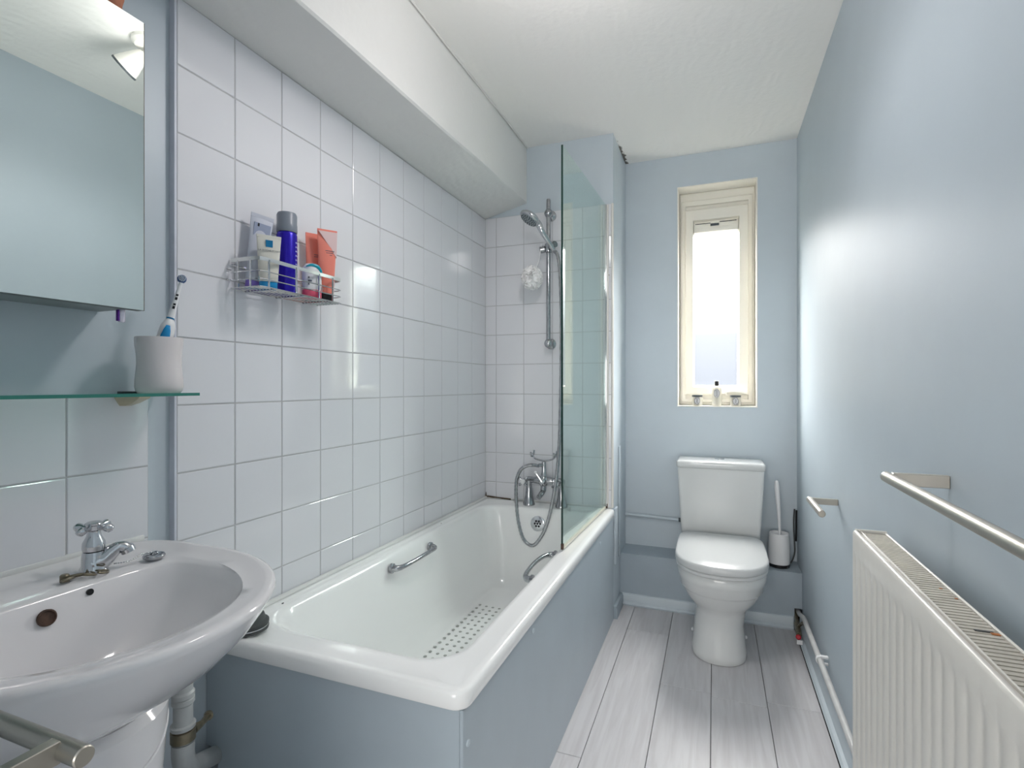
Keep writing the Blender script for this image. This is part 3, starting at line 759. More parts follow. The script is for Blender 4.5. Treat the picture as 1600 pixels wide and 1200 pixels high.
tube(bm, smooth_path([(-0.832, MY - 0.02, cz + 0.034), (-0.829, MY - 0.02, cz + 0.020), (-0.815, MY - 0.02, cz + 0.006), (-0.773, MY - 0.02, cz - 0.002), (-0.731, MY - 0.02, cz + 0.006), (-0.717, MY - 0.02, cz + 0.020), (-0.714, MY - 0.02, cz + 0.034)], 5), 0.0042, 8)
for x in (-0.831, -0.715):
    tube(bm, smooth_path([(x, MY - 0.045, cz + 0.040), (x, MY - 0.038, cz + 0.022), (x, MY - 0.020, cz + 0.018), (x, MY - 0.003, cz + 0.026), (x, MY + 0.006, cz + 0.044)], 4), 0.0045, 8)
part('cradle', bm, 'chrome_old', mx_, 'empty chrome handset cradle')

# ------------------------------------------------------------------ wash basin
BC = 0.508; BO = 0.495
def bas(xf, hy, z, xb=-1.1335, xc=-0.93, nf=2.08, nb_=4.5, n=72, yc=BO):
    out = []
    for i in range(n):
        t = 2 * PI * i / n; c, s = math.cos(t), math.sin(t)
        e = nf if c >= 0 else nb_
        dx = (xf - xc) if c >= 0 else (xc - xb)
        out.append((xc + dx * math.copysign(abs(c) ** (2 / e), c), yc + hy * math.copysign(abs(s) ** (2 / e), s), z))
    return out
ZS = -0.320
basin = thing('washbasin', 'white ceramic pedestal washbasin under the glass shelf', 'washbasin', (-0.93, BC, ZF))
bm = bmesh.new()
rg = [bas(-0.86, 0.10, ZS - 0.185, xb=-1.05), bas(-0.83, 0.125, ZS - 0.182, xb=-1.09), bas(-0.79, 0.158, ZS - 0.168, xb=-1.13), bas(-0.74, 0.198, ZS - 0.138), bas(-0.690, 0.229, ZS - 0.104), bas(-0.652, 0.254, ZS - 0.067),
      bas(-0.626, 0.262, ZS - 0.036), bas(-0.614, 0.2675, ZS - 0.018), bas(-0.607, 0.270, ZS - 0.008), bas(-0.609, 0.2695, ZS - 0.002), bas(-0.615, 0.265, ZS), bas(-0.626, 0.256, ZS - 0.001),
      bas(-0.640, 0.243, ZS - 0.006, xb=-1.125), bas(-0.654, 0.219, ZS - 0.008, xb=-1.06, nb_=5)]
def inn(xf, hy, z, xb, nb_=4.5, xc=-0.86): return bas(xf, hy, z, xb=xb, xc=xc, nf=2.1, nb_=nb_, yc=0.506)
rg += [inn(-0.668, 0.196, ZS - 0.010, -0.972), inn(-0.672, 0.192, ZS - 0.014, -0.968), inn(-0.680, 0.183, ZS - 0.030, -0.962), inn(-0.694, 0.168, ZS - 0.062, -0.952), inn(-0.718, 0.143, ZS - 0.098, -0.938, 4),
       inn(-0.752, 0.108, ZS - 0.124, -0.918, 3.5), inn(-0.79, 0.070, ZS - 0.137, -0.90, 3), inn(-0.83, 0.028, ZS - 0.142, -0.89, 2.2)]
loft(bm, rg, True, True)
part('bowl', bm, 'ceramic', basin, ang=70)
bm = bmesh.new()
def ped(hx, hy, z, cx=-0.925, n=48): return [(cx + hx * math.cos(2 * PI * i / n), BC + hy * math.sin(2 * PI * i / n), z) for i in range(n)]
loft(bm, [ped(.135, .125, ZF + .001), ped(.132, .122, ZF + .03), ped(.118, .108, ZF + .06), ped(.112, .108, ZF + .25), ped(.118, .114, ZF + .45), ped(.128, .122, ZF + .56), ped(.132, .125, ZS - .192), ped(.122, .116, ZS - .178)])
part('pedestal', bm, 'ceramic', basin)
bm = bmesh.new()
# raised arc moulding on the pedestal front
arc = []
for k in range(17):
    a = -1.25 + 2.5 * k / 16
    zz = ZS - 0.205 - 0.055 * math.cos(a) ** 2
    hx, hy = .127, .1215
    arc.append((-0.925 + hx * math.cos(a), BC + hy * math.sin(a), zz))
tube(bm, arc, 0.0035, 6)
part('pedestal_moulding', bm, 'ceramic', basin)
bm = nb(lathe, [(0.0125, -0.003), (0.0125, 0.002), (0.0105, 0.003), (0.0095, 0.0008), (0.0, 0.0008)], (-0.9555, 0.493, ZS - 0.037), (1, 0, 0.20), 20)
part('overflow_hole', bm, 'rust', basin, 'brown stained overflow hole')
part('chain_hole', nb(lathe, [(0.0052, -0.002), (0.0052, 0.0016)], (-0.9635, 0.557, ZS - 0.022), (1, 0, 0.20), 14), 'black', basin, 'small black chain hole')
part('sealant', nb(box, -1.134, -1.124, 0.262, 0.755, ZS - 0.010, ZS + 0.004, 0.003), 'seal', basin)

# basin tap
TX, TY = -1.022, 0.597
bt = thing('basin_tap', 'small chrome basin tap with a cross handle, at the back of the basin', 'tap', (TX, TY, ZS - 0.006))
zb0 = ZS - 0.0065
bm = bmesh.new()
lathe(bm, [(0.021, 0), (0.021, 0.004), (0.0185, 0.010), (0.0175, 0.026), (0.016, 0.034), (0.012, 0.036)], (TX, TY, zb0), (0, 0, 1), 22)
d = Vector((0.62, 0.78, 0)).normalized()
base = Vector((TX, TY, zb0))
pts = smooth_path([base + Vector((0, 0, 0.013)), base + d * 0.014 + Vector((0, 0, 0.018)), base + d * 0.026 + Vector((0, 0, 0.029)), base + d * 0.037 + Vector((0, 0, 0.036)), base + d * 0.046 + Vector((0, 0, 0.033)), base + d * 0.050 + Vector((0, 0, 0.025))], 5)
n = len(pts); tube(bm, pts, [0.019 - 0.0095 * min(1, i / (n * .6)) + (0.002 if i > n * .8 else 0) for i in range(n)], 16)
part('tap_body', bm, 'chrome', bt)
part('bonnet', nb(lathe, [(0.0165, 0.036), (0.017, 0.042), (0.0165, 0.050), (0.0115, 0.060), (0.010, 0.066), (0.010, 0.070)], (TX, TY, zb0), (0, 0, 1), 20), 'chrome', bt)
bm = bmesh.new(); hz = zb0 + 0.075
lathe(bm, [(0.009, -0.006), (0.0115, -0.003), (0.0115, 0.004), (0.013, 0.006), (0.013, 0.009), (0.010, 0.0105)], (TX, TY, hz), (0, 0, 1), 18)
for k in range(4):
    a = 0.35 + k * PI / 2; dd = Vector((math.cos(a), math.sin(a), 0)); c = Vector((TX, TY, hz))
    tube(bm, [c, c + dd * 0.017, c + dd * 0.022, c + dd * 0.028, c + dd * 0.033, c + dd * 0.035], [0.004, 0.004, 0.0065, 0.008, 0.005, 0.001], 12)
part('cross_handle', bm, 'chrome', bt)
# chain stay and chain, plug
t = thing('basin_plug', 'round chrome basin plug lying on its bead chain beside the tap', 'plug', (-0.985, 0.678, ZS - 0.0065))
zp = ZS - 0.0065
part('plug_disc', nb(lathe, [(0.014, 0), (0.0175, 0.003), (0.0185, 0.006), (0.017, 0.0085), (0.012, 0.0095), (0, 0.0095)], (-0.985, 0.678, zp), (0, 0, 1), 24), 'chrome_old', t)
bm = bmesh.new(); tube(bm, [(-0.985 + 0.006 * math.cos(a), 0.678 + 0.006 * math.sin(a), zp + 0.0115) for a in [2 * PI * k / 12 for k in range(12)]], 0.0013, 6, close=True)
part('plug_ring', bm, 'chrome_old', t)
bm = bmesh.new()
cp = smooth_path([(-0.999, 0.617, zp + 0.008), (-0.996, 0.640, zp + 0.006), (-0.993, 0.660, zp + 0.012), (-0.990, 0.673, zp + 0.012)], 6)
for p in cp: sphere(bm, tuple(p), 0.0014, 6)
tube(bm, cp, 0.0005, 5)
part('bead_chain', bm, 'chrome_old', t, 'bead chain', kind='stuff')
bm = bmesh.new()
for (cx, cy, rx, ry, a0) in ((-1.004, 0.548, .013, .005, .5), (-1.010, 0.562, .012, .006, -.3), (-0.994, 0.574, .010, .005, .2), (-0.988, 0.592, .013, .005, 0.6)):
    tube(bm, [(cx + rx * math.cos(a) * math.cos(a0 + 1.57) - ry * math.sin(a) * math.sin(a0 + 1.57), cy + rx * math.cos(a) * math.sin(a0 + 1.57) + ry * math.sin(a) * math.cos(a0 + 1.57), zp + 0.0035 + 0.003 * math.sin(a + cx * 90)) for a in [2 * PI * k / 14 for k in range(14)]], 0.0019, 6, close=True)
lathe(bm, [(0.007, 0), (0.007, 0.010), (0.005, 0.012)], (-1.008, 0.545, zp), (0, 0, 1), 12)
single('chain_links', bm, 'brass', 'tangle of old brass chain links lying left of the basin tap', 'chain')

# waste pipe behind pedestal
px, py = -0.985, 0.736
t = thing('waste_pipe', 'grey plastic waste pipe dropping beside the pedestal into the bath panel', 'pipe', (px, py, ZF))
part('pipe', nb(lathe, [(0.0175, 0), (0.0175, 0.19)], (px, py, -0.715), (0, 0, 1), 20), 'pipe_w', t)
part('coupling', nb(lathe, [(0.0175, -0.004), (0.0205, 0), (0.0205, 0.008), (0.0185, 0.010), (0.0205, 0.012), (0.0205, 0.020), (0.0175, 0.024)], (px, py, -0.630), (0, 0, 1), 20), 'pipe_w', t)
bm = bmesh.new()
lathe(bm, [(0.0185, -0.012), (0.0225, -0.010), (0.0225, 0.010), (0.0185, 0.012)], (px, py, -0.694), (0, 0, 1), 22)
tube(bm, [(px + 0.004, py + 0.018, -0.695), (px - 0.004, py + 0.045, -0.699), (px - 0.015, py + 0.068, -0.700)], [0.010, 0.006, 0.007], 8)
lathe(bm, [(0.009, -0.004), (0.009, 0.004)], (px - 0.015, py + 0.068, -0.700), (0.8, -0.6, 0), 12)
part('pipe_clamp', bm, 'brass', t, 'tarnished brass pipe clamp')
part('clamp_ring', nb(lathe, [(0.0175, 0), (0.022, 0.001), (0.0225, 0.008), (0.0175, 0.010)], (px, py, -0.681), (0, 0, 1), 22), 'pipe_w', t)
bm = bmesh.new()
pp = smooth_path([(px, py, -0.71), (px, py, -0.735), (px - 0.010, py + 0.014, -0.772), (px - 0.045, py + 0.054, -0.808), (-1.080, 0.86, -0.852), (-1.112, 0.93, -0.886), (-1.112, 1.0, -0.892)], 5)
tube(bm, pp, [0.0205] * 14 + [0.0200] * (len(pp) - 14), 18)
part('elbow', bm, 'pipe_w', t, 'swept elbow entering the cut-out in the panel')

# ------------------------------------------------------------------ glass shelf, cup, toothbrush
sh = thing('glass_shelf', 'green-edged glass shelf under the mirror cabinet', 'shelf', (-1.067, 0.52, -0.022))
part('shelf_glass', nb(box, -1.131, -1.0015, 0.262, 0.782, -0.0215, -0.0155), 'glass_shelf', sh)
bm = bmesh.new(); box(bm, -1.0015, -1.000, 0.262, 0.784, -0.0215, -0.0155); box(bm, -1.131, -1.0015, 0.782, 0.784, -0.0215, -0.0155)
part('glass_edge', bm, 'shelf_edge', sh, 'green polished front edge')
for y in (0.335, 0.715):
    bm = bmesh.new()
    loft(bm, [[(-1.1265, y - w_, -0.0217), (-1.1265 + l_, y - w_ * .7, -0.0217), (-1.1265 + l_, y + w_ * .7, -0.0217), (-1.1265, y + w_, -0.0217)] if False else
              [(-1.1265, y - w_, z_), (-1.1265 + l_, y - w_ * .55, z_), (-1.1265 + l_, y + w_ * .55, z_), (-1.1265, y + w_, z_)] for (w_, l_, z_) in ((.020, .062, -.0220), (.020, .060, -.026), (.014, .035, -.036), (.010, .012, -.042))])
    br = part('bracket', bm, mat('gold_plated_bracket', rgb(200, 190, 165), 0.3, 0.4), sh, 'pale metal shelf clip')
    part('bracket_grip', nb(box, -1.131, -1.085, y - 0.012, y + 0.012, -0.0153, -0.0125, 0.001), 'nozzle', br, 'dark upper jaw of the clip')

cx_, cy_ = -1.052, 0.735
cup = bmesh.new()
n = 40
def cupring(r, z, k): return [(cx_ + r * (1 + k * 0.020 * math.sin(2 * a + z * 55) + k * 0.012 * math.sin(3 * a - z * 40)) * math.cos(a), cy_ + r * (1 + k * 0.02 * math.sin(2 * a + z * 55)) * math.sin(a), -0.0153 + z) for a in [2 * PI * i / n for i in range(n)]]
prof = [(0.036, 0.0), (0.0395, 0.004)] + [(0.0405 + 0.0012 * math.sin(h * 70), h) for h in [0.012, .024, .036, .048, .060, .072, .084, .096]] + [(0.0412, 0.108), (0.0407, 0.112), (0.0387, 0.112), (0.0372, 0.106), (0.0368, 0.06), (0.036, 0.012), (0.001, 0.010)]
loft(cup, [cupring(r, z, 1 if r > .02 else 0) for r, z in prof])
single('toothbrush_cup', cup, 'clay', 'wobbly white pottery cup on the glass shelf, holding the toothbrush', 'cup', ang=60)

# electric toothbrush, authored upright then leaned towards +y
tb = thing('electric_toothbrush', 'white and blue electric toothbrush leaning in the pottery cup', 'toothbrush', (-1.060, 0.722, -0.0045), rot=(-0.10, 0.235, 0.96), local=True)
def el(rx, ry, z, n=24, dx=0.0): return [(rx * math.cos(2 * PI * i / n) + dx, ry * math.sin(2 * PI * i / n), z) for i in range(n)]
part('handle', nb(loft, [el(.010, .010, 0.0), el(.0135, .0135, .004), el(.0145, .0145, .05), el(.015, .015, .10), el(.0135, .0135, .130), el(.009, .009, .142), el(.0065, .0065, .146)]), 'plastic_w', tb)
bm = bmesh.new()
gr = []
for k in range(9):
    z = 0.045 + 0.085 * k / 8; hw = 0.0098 * math.sqrt(max(0.02, 1 - ((k - 2) / 6.3) ** 2)) if k > 2 else 0.0098
    gr.append([(0.0152 * math.sin(a), -0.0156 * math.cos(a) + 0.0, z) for a in [(-1 + 2 * i / 6) * hw / 0.0135 for i in range(7)]])
loft(bm, gr, False, False, closed=False)
gp = part('grip', bm, 'cap_blue', tb, 'bright blue rubber grip')
gp.modifiers.new('thick', 'SOLIDIFY').thickness = 0.002
part('collar', nb(lathe, [(0.0072, 0), (0.0072, 0.003)], (0, 0, 0.146), (0, 0, 1), 20), 'logo_blue', tb, 'blue ring')
nk = part('neck', nb(loft, [el(.0068, .0068, .149), el(.0062, .0062, .165), el(.0045, .0045, .19), el(.0036, .0036, .215), el(.0040, .0040, .232)]), 'plastic_w', tb)
bm = bmesh.new()
for z, hh in ((0.168, .006), (0.176, .004), (0.188, .006), (0.197, .004)): box(bm, -0.0022, 0.0022, -0.0068 + (z - .165) * .075, -0.0048, z, z + hh)
part('neck_print', bm, 'inkdark', nk)
part('brush_head', nb(lathe, [(0.0065, -0.004), (0.0085, -0.002), (0.0085, 0.004), (0.0065, 0.006)], (0, 0, 0.236), (0, -1, 0), 20), mat('brush_head_blue', rgb(60, 90, 140), 0.4), tb, 'round blue-rimmed brush head')
bm = bmesh.new()
for rr_, cnt in ((0, 1), (0.003, 6), (0.0058, 12)):
    for k in range(cnt):
        a = 2 * PI * k / cnt; lathe(bm, [(0.0011, 0.005), (0.0010, 0.013)], (rr_ * math.cos(a), 0, 0.236 + rr_ * math.sin(a)), (0, -1, 0), 5)
part('bristles', bm, mat('bristle_pale', rgb(205, 215, 228), 0.6), tb, kind='stuff')

# ------------------------------------------------------------------ mirror cabinet
XM = -1.008; MY1, MY0 = 0.675, 0.262; MZ0, MZ1 = 0.141, 0.686
mc = thing('mirror_cabinet', 'mirror-fronted bathroom cabinet on the blue wall above the basin', 'cabinet', (-1.07, 0.468, MZ0))
part('cabinet_body', nb(box, -1.1345, XM - 0.020, MY0 + 0.002, MY1 - 0.003, MZ0 + 0.004, MZ1 - 0.004, 0.002), mat('grey_cabinet_board', rgb(150, 156, 158), 0.5), mc)
dr = part('mirror_door', nb(box, XM - 0.018, XM - 0.004, MY0, MY1, MZ0, MZ1, 0.001, 1), mat('grey_door_board', rgb(112, 118, 118), 0.5), mc)
part('mirror', nb(box, XM - 0.004, XM, MY0, MY1 - 0.0006, MZ0 + 0.0006, MZ1), 'mirror', dr)
part('mirror_edge', nb(box, XM - 0.0042, XM + 0.0002, MY1 - 0.0006, MY1 + 0.0006, MZ0, MZ1), mat('worn_mirror_edge', rgb(120, 112, 100), 0.6, mottle=0.5, mscale=50), dr, 'tarnished mirror edge')
bm = bmesh.new(); lathe(bm, [(0.0055, 0), (0.006, -0.002), (0.006, -0.021), (0.005, -0.023)], (XM - 0.020, 0.647, MZ0 - 0.0005), (0, 0, 1), 16)
pl = part('door_pull', bm, mat('chrome_lilac_pull', rgb(226, 220, 234), 0.2, 0.4), mc, 'small white and purple door pull')
part('pull_stripe', nb(box, XM - 0.0245, XM - 0.017, 0.6395, 0.6425, MZ0 - 0.022, MZ0 - 0.001, 0.0008), 'metal_lilac', pl, 'purple stripe')
# pot on cabinet
t = thing('terracotta_pot', 'orange-brown pot standing on top of the mirror cabinet', 'pot', (-1.066, 0.642, MZ1 - 0.004))
part('pot', nb(lathe, [(0.021, 0), (0.023, 0.004), (0.026, 0.040), (0.029, 0.052), (0.029, 0.060), (0.025, 0.060), (0.024, 0.02), (0.0, 0.02)], (-1.066, 0.642, MZ1 - 0.004), (0, 0, 1), 24), 'terracotta', t)

# ------------------------------------------------------------------ wire caddy with toiletries
CX0, CX1, CY0, CY1 = -1.1135, -1.020, 0.957, 1.258
cb0, cb1 = 0.240, 0.308
cd = thing('wire_caddy', 'chrome wire caddy fixed to the tiles, full of toiletries', 'shower caddy', (-1.067, 1.097, cb0))
bm = bmesh.new()
q = 0.016
def cpath(z, y0=CY0, y1=CY1): return [(CX0, y0, z), (CX1 - q, y0, z), (CX1 - q * .3, y0 + q * .3, z), (CX1, y0 + q, z), (CX1, y1 - q, z), (CX1 - q * .3, y1 - q * .3, z), (CX1 - q, y1, z), (CX0, y1, z)]
for z in (cb0, cb0 + 0.019, cb0 + 0.038): tube(bm, cpath(z), 0.0016, 6)
tube(bm, [(CX0, CY0, cb1 - .01), (CX0, CY1, cb1 - .01)], 0.002, 6); tube(bm, [(CX0, CY0, cb0), (CX0, CY1, cb0)], 0.002, 6)
for y in (CY0, CY1):
    for z in (cb0 + .02, cb0 + .045): tube(bm, [(CX0, y, z), (CX0, y - 0.012 if y == CY0 else y + 0.012, z)], 0.0016, 6)
part('side_wires', bm, 'chrome', cd)
bm = bmesh.new()
pth = cpath(cb1)
inner = [Vector(p) for p in pth]
rings = []
for i, p in enumerate(inner):
    a = inner[max(i - 1, 0)]; b = inner[min(i + 1, len(inner) - 1)]
    tdir = (b - a).normalized(); nn = Vector((tdir.y, -tdir.x, 0))
    rings.append([p + nn * 0.001 + Vector((0, 0, -.0045)), p + nn * 0.0014 + Vector((0, 0, .0045)), p - nn * 0.0014 + Vector((0, 0, .0045)), p - nn * 0.0014 + Vector((0, 0, -.0045))])
loft(bm, rings)
part('top_band', bm, mat('pale_chrome_band', (0.72, 0.73, 0.72, 1), 0.28, 0.9), cd, 'flat metal band round the top')
for y in (0.985, 1.075, 1.16, 1.215): part('upright', nb(box, CX1 - 0.001, CX1 + 0.0012, y - 0.0022, y + 0.0022, cb0, cb1), 'chrome', cd)
for x in (-1.09, -1.05): part('upright', nb(box, x - .002, x + .002, CY0 - .0012, CY0 + .0012, cb0, cb1), 'chrome', cd)
for k in range(8):
    x = CX0 + 0.012 + k * 0.0108
    if k == 0: w0 = part('floor_wire', nb(tube, [(x, CY0 - (.0 if x > -1.03 else .0), cb0), (x, CY1, cb0)], 0.0014, 6), 'chrome', cd)
    else: copy_part(w0, cd, (k * 0.0108, 0, 0))
for y in (1.0, 1.10, 1.20): part('cross_wire', nb(tube, [(CX0, y, cb0 - .0032), (CX1, y, cb0 - .0032)], 0.0018, 6), 'chrome', cd)

zc0 = cb0 + 0.0018
# blue can
c0 = (-1.068, 1.092, zc0)
t = thing('shaving_gel_can', 'tall deep-blue spray can with a grey cap in the wire caddy', 'can', c0)
part('can', nb(lathe, [(0.022, 0), (0.0262, 0.003), (0.0262, 0.158), (0.024, 0.165), (0.022, 0.168)], c0, (0, 0, 1), 32), 'blue_can', t)
part('cap', nb(lathe, [(0.0255, 0.166), (0.0262, 0.168), (0.0262, 0.186), (0.0255, 0.188), (0.0258, 0.212), (0.023, 0.218), (0.0, 0.219)], c0, (0, 0, 1), 32), 'greycap', t, 'grey cap')
bm = bmesh.new()
for k in range(11):
    for a in (0.25, 0.55):
        ang_ = a
        hgt = 0.0035
        zz = 0.022 + k * 0.0115
        p = [(0.0265 * math.cos(b_), 0.0265 * math.sin(b_)) for b_ in (ang_ - 0.10, ang_ + 0.08 + 0.05 * (k % 3) / 3)]
        loft(bm, [[(c0[0] + x * 1.0, c0[1] + y * 1.0, c0[2] + zz) for x, y in p] + [(c0[0] + x * .98, c0[1] + y * .98, c0[2] + zz) for x, y in reversed(p)],
                  [(c0[0] + x * 1.0, c0[1] + y * 1.0, c0[2] + zz + hgt) for x, y in p] + [(c0[0] + x * .98, c0[1] + y * .98, c0[2] + zz + hgt) for x, y in reversed(p)]])
part('can_print', bm, mat('pale_print', rgb(170, 176, 214), 0.5), t, 'rows of small pale print', kind='stuff')

def tube_bottle(name, label, loc, rot, w0, wtop, d0, hcap, h, mbody, mcap, caplab, group=None):
    """squeeze tube standing on its cap: local x = width, y = thickness, front towards -y"""
    t = thing(name, label, 'tube', loc, rot=rot, local=True, group=group)
    part('cap', nb(loft, [el(w0 * .44, d0 * .9, 0), el(w0 * .46, d0 * .95, .003), el(w0 * .46, d0 * .95, hcap)]), mcap, t, caplab)
    R = []
    for k in range(10):
        f = k / 9; wd = w0 * .48 + (wtop * .5 - w0 * .48) * f; dp = d0 * (1 - f) ** .8 + .0012
        R.append(el(wd, dp, hcap + .0005 + (h - hcap) * f * .94, 28))
    b = part('body', nb(loft, R), mbody, t)
    part('crimp', nb(box, -wtop / 2, wtop / 2, -0.0012, 0.0012, hcap + (h - hcap) * .94, h, 0.0004, 1), mbody, t)
    return t, b
RZ = PI / 2 - 0.25
# white tube with blue square
tA, bA = tube_bottle('cleanser_tube', 'cream tube with blue square logo and bright blue cap at left of the caddy', (-1.048, 1.010, zc0), (math.radians(4), 0, RZ - .35), 0.046, 0.057, 0.015, 0.018, 0.134, 'cream', 'cap_blue', 'bright blue cap')
part('logo', nb(box, -0.008, 0.008, -0.0064, -0.0030, 0.104, 0.121), 'logo_blue', tA, 'blue square logo')
fc = bpy.data.curves.new('lettering', 'FONT'); fc.body = 'LA ROCHE-POSAY'; fc.size = 0.0062; fc.align_x = 'CENTER'; fc.extrude = 0.0002
fo0 = bpy.data.objects.new('lettering_curve', fc); COL.objects.link(fo0); bpy.context.view_layer.update()
me_ = bpy.data.meshes.new_from_object(fo0.evaluated_get(bpy.context.evaluated_depsgraph_get())); bpy.data.objects.remove(fo0)
me_.materials.clear(); me_.materials.append(M['ink'])
fo = bpy.data.objects.new('lettering', me_); COL.objects.link(fo); fo.parent = tA; fo.location = (0, -0.0082, 0.093); fo.rotation_euler = (PI / 2 + .05, 0, 0)
part('gradient_band', nb(loft, [el(.0226, .0132, .0195), el(.0231, .0128, .030)], False, False), mat('pale_aqua_print', rgb(150, 206, 214), 0.4), tA)
# grey tube behind with purple cap
tB, bB = tube_bottle('hand_cream_tube', 'tall pale grey tube with a purple cap leaning at the left end of the caddy', (-1.086, 0.996, zc0), (math.radians(-2), math.radians(8), RZ - .2), 0.040, 0.056, 0.014, 0.020, 0.196, 'greytube', 'cap_purple', 'purple cap')
part('print_panel', nb(box, -0.018, 0.022, -0.0050, -0.0028, 0.138, 0.172), mat('blue_grey_print', rgb(150, 160, 184), 0.4), tB, 'blue-grey printed panel')
part('print_mark', nb(box, -0.010, -0.006, -0.0058, -0.0040, 0.163, 0.171), 'inkdark', tB)
# coral tubes
tC, bC = tube_bottle('coral_tube', 'coral and pale pink tube with a black cap, right end of the wire caddy', (-1.052, 1.226, zc0), (math.radians(3), 0, RZ - .35), 0.042, 0.056, 0.014, 0.024, 0.208, 'coral', 'black', 'black cap', 'coral tubes in the caddy')
bm = bmesh.new(); prism(bm, [(-0.026, 0.202), (0.027, 0.202), (0.026, 0.130), (0.004, 0.162)], 'y', -0.0052, -0.0010)
part('pink_corner', bm, 'pinkwhite', tC, 'pale pink printed corner')
bm = bmesh.new()
for k in range(3): box(bm, -0.006 + .002 * k, 0.019 - .003 * k, -0.0072, -0.005, 0.146 - k * .006, 0.1475 - k * .006)
part('print_lines', bm, 'ink', tC)
part('pale_base', nb(loft, [el(.0212, .0143, .025), el(.0222, .0140, .036), el(.0240, .0110, .062)], False, False), 'pinkwhite', tC, 'pale pink lower band')
tD, bD = tube_bottle('coral_tube', 'smaller all-coral tube between the blue can and the pink-and-white coral tube', (-1.088, 1.214, zc0), (math.radians(2), 0, RZ - .25), 0.040, 0.050, 0.013, 0.022, 0.198, 'coral', 'coral', None, 'coral tubes in the caddy')
bm = bmesh.new()
for k in range(2): box(bm, -0.002, 0.018, -0.0072, -0.004, 0.136 - k * .006, 0.1375 - k * .006)
part('print_lines', bm, 'ink', tD)
# small white bottle with teal swoosh and pink cap
c1 = (-1.045, 1.160, zc0)
t = thing('roll_on_bottle', 'short white bottle with a teal swoosh and pink base, front of the wire caddy', 'bottle', c1, rot=(0, 0, RZ - .3), local=True); t.scale = (1.22, 1.1, 1.28)
part('base_cap', nb(loft, [el(.019, .013, 0), el(.0215, .015, .003), el(.0215, .015, .016), el(.020, .014, .018)]), 'pink', t, 'pink base')
part('body', nb(loft, [el(.0195, .0135, .018), el(.0215, .015, .030), el(.0215, .015, .055), el(.019, .013, .068), el(.013, .009, .074), el(.004, .003, .076)]), 'plastic_w', t)
bm = bmesh.new()
sw = smooth_path([(-0.016, -0.010, 0.0665), (-0.004, -0.0125, 0.0705), (0.010, -0.0115, 0.068), (0.0185, -0.008, 0.058), (0.0205, -0.006, 0.050)], 5)
tube(bm, sw, [0.0008 + 0.0032 * math.sin(PI * i / (len(sw) - 1)) for i in range(len(sw))], 8)
part('swoosh', bm, 'teal', t, 'teal swoosh')
bm = bmesh.new()
for k in range(3): box(bm, -0.012, -0.009 + .005 * (k % 2), -0.0150, -0.0135, 0.027 + k * .007, 0.031 + k * .007)
part('print_marks', bm, 'ink', t)

# ------------------------------------------------------------------ toilet
CXT = 0.026
def dsh(hx, yf, yc, yb, z, nf=2.2, nbk=5, n=56, cx=CXT):
    out = []
    for i in range(n):
        t = 2 * PI * i / n; c, s = math.cos(t), math.sin(t)      # s<0 towards the front
        e = nf if s < 0 else nbk; L = (yc - yf) if s < 0 else (yb - yc)
        out.append((cx + hx * math.copysign(abs(c) ** (2 / e), c), yc + L * math.copysign(abs(s) ** (2 / e), s), z))
    return out
wc = thing('toilet', 'white close-coupled toilet with closed lid under the window', 'toilet', (CXT, 2.50, ZF))
FX = CXT - 0.007
bm = bmesh.new()
rg = [dsh(.106, 2.256, 2.38, 2.66, ZF + .001, cx=FX), dsh(.109, 2.252, 2.38, 2.665, ZF + .006, cx=FX), dsh(.108, 2.254, 2.38, 2.665, ZF + .03, cx=FX), dsh(.101, 2.262, 2.38, 2.665, ZF + .075, cx=FX),
      dsh(.096, 2.268, 2.38, 2.665, ZF + .14, cx=FX), dsh(.096, 2.266, 2.38, 2.67, ZF + .185), dsh(.101, 2.258, 2.38, 2.68, ZF + .205), dsh(.118, 2.240, 2.38, 2.68, ZF + .225), dsh(.138, 2.215, 2.375, 2.69, ZF + .253),
      dsh(.153, 2.195, 2.37, 2.69, ZF + .283), dsh(.157, 2.190, 2.37, 2.69, ZF + .291), dsh(.163, 2.178, 2.37, 2.69, ZF + .299), dsh(.166, 2.173, 2.365, 2.69, ZF + .325), dsh(.170, 2.166, 2.36, 2.69, ZF + .335), dsh(.173, 2.160, 2.36, 2.69, ZF + .350),
      dsh(.173, 2.158, 2.36, 2.69, ZF + .372), dsh(.168, 2.162, 2.36, 2.69, ZF + .378)]
loft(bm, rg)
part('pan', bm, 'ceramic_wc', wc, ang=50)
bm = bmesh.new()
loft(bm, [dsh(.174, 2.152, 2.36, 2.64, ZF + .380, 2.3, 9), dsh(.178, 2.148, 2.36, 2.645, ZF + .384, 2.3, 9), dsh(.179, 2.147, 2.36, 2.645, ZF + .392, 2.3, 9), dsh(.177, 2.150, 2.36, 2.645, ZF + .396, 2.3, 9)])
part('seat', bm, 'seat', wc)
bm = bmesh.new()
loft(bm, [dsh(.178, 2.146, 2.36, 2.645, ZF + .398, 2.3, 9), dsh(.181, 2.143, 2.36, 2.647, ZF + .402, 2.3, 9), dsh(.181, 2.143, 2.36, 2.647, ZF + .418, 2.3, 9), dsh(.179, 2.146, 2.36, 2.645, ZF + .424, 2.3, 9), dsh(.173, 2.153, 2.36, 2.640, ZF + .428, 2.3, 9), dsh(.10, 2.24, 2.36, 2.56, ZF + .430, 2.3, 9)])
part('lid', bm, 'seat', wc, ang=50)
bm = bmesh.new()
def cs(hx, yf, yb, z, r=.018, cx=CXT): return rr(cx - hx, cx + hx, yf, yb, [r, r, .006, .006], z, 5)
loft(bm, [cs(.165, 2.70, 2.872, -0.735), cs(.176, 2.694, 2.875, -0.725), cs(.181, 2.692, 2.875, -0.66), cs(.190, 2.690, 2.875, -0.50), cs(.1945, 2.689, 2.875, -0.402)])
